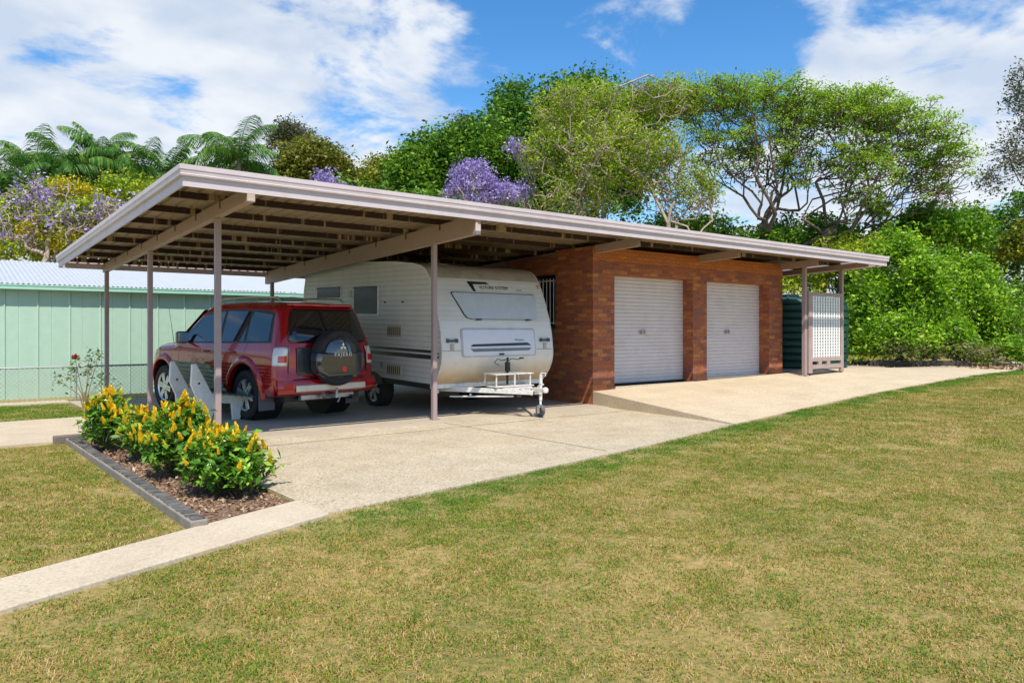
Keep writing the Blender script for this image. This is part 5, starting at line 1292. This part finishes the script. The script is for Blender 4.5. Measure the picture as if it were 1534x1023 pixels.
tree('leafy_tree', 'bright green leafy tree top at the left edge above the shed roof', 'tree', 5, 38, [(5, 335, 36, 40, 50), (-60, 320, 38, 60, 60), (60, 380, 36, 60, 25), (130, 330, 34.5, 70, 36), (200, 290, 36, 50, 30), (60, 300, 36, 40, 26)], 260, 26000, 0.5, 0.17, mYG, 0.25, seed=26)
tree('leafy_tree', 'dark green undergrowth tree filling behind the palms above the shed', 'tree', 160, 50, [(60, 345, 50, 130, 50), (230, 310, 50, 90, 45), (330, 275, 50, 90, 38), (-120, 340, 50, 90, 55), (120, 290, 50, 110, 45)], 360, 34000, 0.9, 0.24, mat_leaf('leaf_under', [(0.03, 0.085, 0.014), (0.07, 0.15, 0.02), (0.12, 0.22, 0.025), (0.22, 0.3, 0.04)]), 0.3, seed=27)
tree('leafy_tree', 'green scrub filling behind the carport between the shed and the jacaranda', 'tree', 560, 40, [(560, 320, 40, 120, 45), (420, 320, 40, 100, 40), (700, 330, 40, 110, 40), (820, 345, 42, 90, 40)], 260, 18000, 0.9, 0.24, mMG, 0.3, seed=28)
# palms
PALM = mat_leaf('palm_leaf', [(0.02, 0.085, 0.018), (0.05, 0.16, 0.025), (0.10, 0.25, 0.03), (0.22, 0.36, 0.05)], 0.3, 0.4, 0.55, 0.25)
def palm(u, v, D, L, nf, label, seed, lean=0.0):
    rg = np.random.default_rng(seed); c = at(u, v, D); b = Vector((c.x+lean, c.y, gz(c.x, c.y)-0.1))
    t = thing('palm_tree', tuple(b), label, 'palm tree', group='palms behind the shed')
    mb = MB(); n = 8; mb.tube([b.lerp(c, i/n)-b for i in range(n+1)], [0.17-0.05*i/n for i in range(n+1)], 10); mb.build('trunk', BARKP, t, local=True, smooth=True)
    V = []; F = []; mr = MB()
    nf = int(nf*0.85)
    for k in range(nf):
        az = 2*PI*(k*0.382+rg.uniform(-0.06, 0.06)); el = rg.uniform(-0.05, 1.5); l = L*rg.uniform(0.75, 1.2); dr = rg.uniform(0.5, 1.35)
        h = np.array([math.cos(az), math.sin(az), 0]); pts = []; p = np.array(c-b); e = el; N = 14
        for i in range(N+1):
            pts.append(p.copy()); p = p+(h*math.cos(e)+np.array([0, 0, math.sin(e)]))*l/N; e -= dr*1.7/N*(0.4+1.2*i/N)
        mr.tube([tuple(q) for q in pts[::2]], [0.03, 0.026, 0.022, 0.018, 0.014, 0.01, 0.006, 0.004][:len(pts[::2])], 4, caps=False)
        side = np.cross(h, [0, 0, 1.0]); tw = rg.uniform(-0.4, 0.4)
        m = 66
        for j in range(4, m):
            f = j/m*N; i = min(int(f), N-1); q = pts[i]*(1-(f-i))+pts[i+1]*(f-i); ax = pts[i+1]-pts[i]; ax /= np.linalg.norm(ax)
            ll = l*0.27*math.sin(PI*(0.12+0.83*j/m))**0.7
            for s in (-1, 1):
                d = side*s*(0.9)+ax*0.55+np.array([0, 0, -0.55+tw*s*0.5+rg.uniform(-0.3, 0.3)]); d /= np.linalg.norm(d); w = ax*0.021*D/40
                tipv = q+d*ll; tipv[2] -= ll*0.45; md_ = q+d*ll*0.55
                k0 = len(V); V += [q-w*0.6, q+w*0.6, md_+w, tipv, md_-w]; F.append((k0, k0+1, k0+2, k0+4)); F.append((k0+4, k0+2, k0+3, k0+3))
    Fq = np.array([f for f in F if f[2] != f[3] and len(set(f)) == 4]); Ft = np.array([f[:3] for f in F if len(set(f)) == 3])
    me = bpy.data.meshes.new('fronds'); me.from_pydata([tuple(x) for x in V], [], [tuple(int(i) for i in f) for f in Fq]+[tuple(int(i) for i in f) for f in Ft]); me.materials.append(PALM)
    o = bpy.data.objects.new('fronds', me); COL.objects.link(o); o.parent = t
    mr.build('frond_stems', M('frond_stem', (0.16, 0.2, 0.06), 0.6), t, local=True)
palm(358, 240, 44, 3.3, 24, 'tall palm with feathery fronds rising alone behind the carport corner', 31)
palm(52, 275, 42, 3.3, 20, 'leftmost palm of the group behind the shed, drooping pale frond to its left', 32)
palm(98, 250, 44, 3.1, 20, 'tall palm second in the group, above the golden leaves', 33)
palm(150, 248, 45, 3.1, 22, 'palm with the highest crown in the middle of the group behind the shed', 34)
palm(205, 275, 44, 3.0, 20, 'palm right of the group centre, its crown lower than its neighbours', 35)
palm(250, 275, 46, 3.0, 20, 'rightmost palm of the group, just left of the carport roof corner', 36)
palm(2, 300, 40, 2.8, 18, 'low palm cut off by the left edge of the picture', 37)
palm(225, 318, 40, 2.6, 20, 'short palm low behind the sloping left edge of the carport roof', 38)
palm(812, 318, 40, 1.6, 16, 'small green palm crown low under the tangled pale branches', 39)
palm(1308, 318, 60, 1.9, 14, 'distant thin palm seen under the right side of the umbrella shaped tree', 40)
# right: hedge mass, back trees, sparse tree at the edge
def hedge(name, label, u, D, lobes, nt, nl, cl, ls, mat, seed, **k): return tree(name, label, 'shrub', u, D, lobes, nt, nl, cl, ls, mat, 0.12, fork=0.15, seed=seed, tipr=0.012, **k)
hedge('large_shrub', 'big bright green glossy leaved shrub right of the water tank, over the low edging', 1350, 24.5, [(1345, 420, 24.5, 62, 80), (1310, 470, 24.5, 40, 65), (1385, 450, 24, 45, 70), (1350, 505, 23.3, 62, 36), (1300, 515, 23.3, 24, 26)], 300, 30000, 0.36, 0.12, mBG, 41)
hedge('large_shrub', 'dense bright green shrub mass in the middle of the right hand hedge', 1430, 25.5, [(1430, 420, 25.5, 55, 50), (1455, 465, 24.5, 50, 65), (1420, 508, 23.3, 50, 34), (1470, 510, 24.5, 40, 34)], 260, 24000, 0.36, 0.12, mBG, 42)
hedge('large_shrub', 'rounded light green shrub at the right end of the hedge touching the lawn', 1500, 25.5, [(1495, 500, 24.5, 42, 48), (1530, 470, 26.5, 50, 50), (1580, 480, 27.5, 50, 60), (1500, 528, 23.3, 45, 22)], 200, 19000, 0.32, 0.115, mat_leaf('leaf_limey', [(0.07, 0.18, 0.01), (0.13, 0.30, 0.015), (0.24, 0.42, 0.02), (0.40, 0.55, 0.05)]), 43)
hedge('large_shrub', 'dark green tree-like shrub rising above the hedge under the umbrella crown', 1390, 38, [(1385, 350, 38, 60, 45), (1330, 365, 38, 40, 30), (1440, 350, 38, 45, 40)], 220, 20000, 0.55, 0.19, mat_leaf('leaf_rich', [(0.04, 0.13, 0.01), (0.09, 0.24, 0.012), (0.17, 0.36, 0.02), (0.30, 0.48, 0.03)]), 44)
hedge('large_shrub', 'dark leafy shrub seen over the garage roof at the foot of the umbrella shaped tree', 1200, 38, [(1205, 345, 38, 50, 28), (1160, 360, 38, 40, 22), (1255, 355, 38, 40, 25), (1110, 368, 38, 55, 26), (1060, 350, 38, 40, 26), (1010, 345, 38, 50, 24)], 230, 17000, 0.5, 0.18, mMG, 45)
hedge('large_shrub', 'twiggy olive shrub over the garage roof left of the dark leafy shrub', 1290, 36, [(1280, 375, 36, 60, 22), (1240, 400, 36, 60, 30), (1180, 420, 36, 60, 40)], 170, 14000, 0.45, 0.17, mYG, 46)
hedge('large_shrub', 'shaded shrub immediately behind the right side of the water tank', 1290, 36, [(1285, 440, 36, 36, 60), (1280, 500, 35, 30, 50)], 80, 6500, 0.5, 0.20, mDG, 47)
tree('tall_sparse_tree', 'tall thin leaved tree with grey twigs at the far right edge against the cloud', 'tree', 1560, 40, [(1530, 150, 40, 26, 60), (1515, 240, 40, 38, 42), (1580, 200, 41, 60, 100), (1480, 275, 40, 28, 25)], 260, 9000, 0.55, 0.15, mGR, 0.12, bark=M('bark_dark', (0.13, 0.095, 0.07)), seed=51, inner=0.35)
tree('golden_tree', 'orange and yellow leaved tree at the right edge above the hedge', 'tree', 1525, 42, [(1515, 370, 42, 30, 45), (1560, 380, 42, 50, 60)], 90, 6000, 0.6, 0.22, mat_leaf('leaf_orange', [(0.06, 0.15, 0.015), (0.14, 0.26, 0.02), (0.28, 0.36, 0.03), (0.62, 0.46, 0.04)]), 0.2, seed=52)
tree('leafy_tree', 'dark blue green tree behind the orange leaved tree at the right edge', 'tree', 1500, 50, [(1505, 340, 50, 40, 30), (1560, 330, 50, 60, 60), (1440, 375, 50, 80, 30)], 90, 7000, 0.8, 0.28, mDG, 0.25, seed=53)
tree('leafy_tree', 'green backdrop tree low behind the whole hedge and tank', 'tree', 1330, 46, [(1200, 400, 46, 120, 60), (1350, 420, 46, 110, 60), (1500, 440, 46, 120, 70), (1050, 390, 46, 120, 50)], 260, 17000, 0.95, 0.30, mDG, 0.3, seed=54)
hedge('dry_shrub', 'brown twiggy dead undergrowth at the foot of the hedge', 1370, 22.8, [(1350, 522, 22.8, 40, 20), (1420, 525, 22.8, 45, 20), (1470, 530, 22.8, 30, 16)], 130, 3000, 0.24, 0.10, mat_leaf('leaf_dry', [(0.10, 0.07, 0.03), (0.10, 0.17, 0.03), (0.16, 0.26, 0.04), (0.32, 0.24, 0.12)]), 48)
# litter and sleeper edge under the hedge
h0, h1 = hit(1303, 549), hit(1455, 551)
mb = MB(); dx, dy = h1[0]-h0[0], h1[1]-h0[1]; L = math.hypot(dx, dy); nx_, ny_ = -dy/L*0.1, dx/L*0.1
hz = 0.36
def hp_(u, v, z):
    r = ray(u, v); t = (z-CAMH)/r[2]; return Vector((r[0]*t, r[1]*t, z))
a, b = hp_(1303, 548, hz), hp_(1456, 549, hz); d = (b-a).normalized(); nn = Vector((-d.y, d.x, 0))*0.12
mb.hexa([a-Vector((0, 0, 0.35)), b-Vector((0, 0, 0.15)), b+nn-Vector((0, 0, 0.15)), a+nn-Vector((0, 0, 0.15)), a+Vector((0, 0, 0.17)), b+Vector((0, 0, 0.17)), b+nn+Vector((0, 0, 0.17)), a+nn+Vector((0, 0, 0.17))])
tag(mb.build('timber_edging', M('dark_timber', (0.05, 0.04, 0.03)), bevel=0.01, origin=tuple(a)), 'long low dark timber edging in front of the green hedge', 'edging')
n = 9000; rg = np.random.default_rng(77); uu = rg.uniform(0, 1, n); C = np.zeros((n, 3))
e1 = hp_(1290, 547, 0.36); e2 = hp_(1600, 551, 0.36)
for k in range(2): C[:, k] = e1[k]+(e2[k]-e1[k])*uu
C[:, 1] += rg.uniform(-0.15, 5, n); C[:, 0] += rg.uniform(-1, 1, n); C[:, 2] = 0.335
V, F = leaf_quads(rg, C, 0.13, 0.5, up=2.0); tag(np_mesh('leaf_litter', V, F, MATS['mulch_chip'] if 'mulch_chip' in MATS else SOIL), kind='stuff')
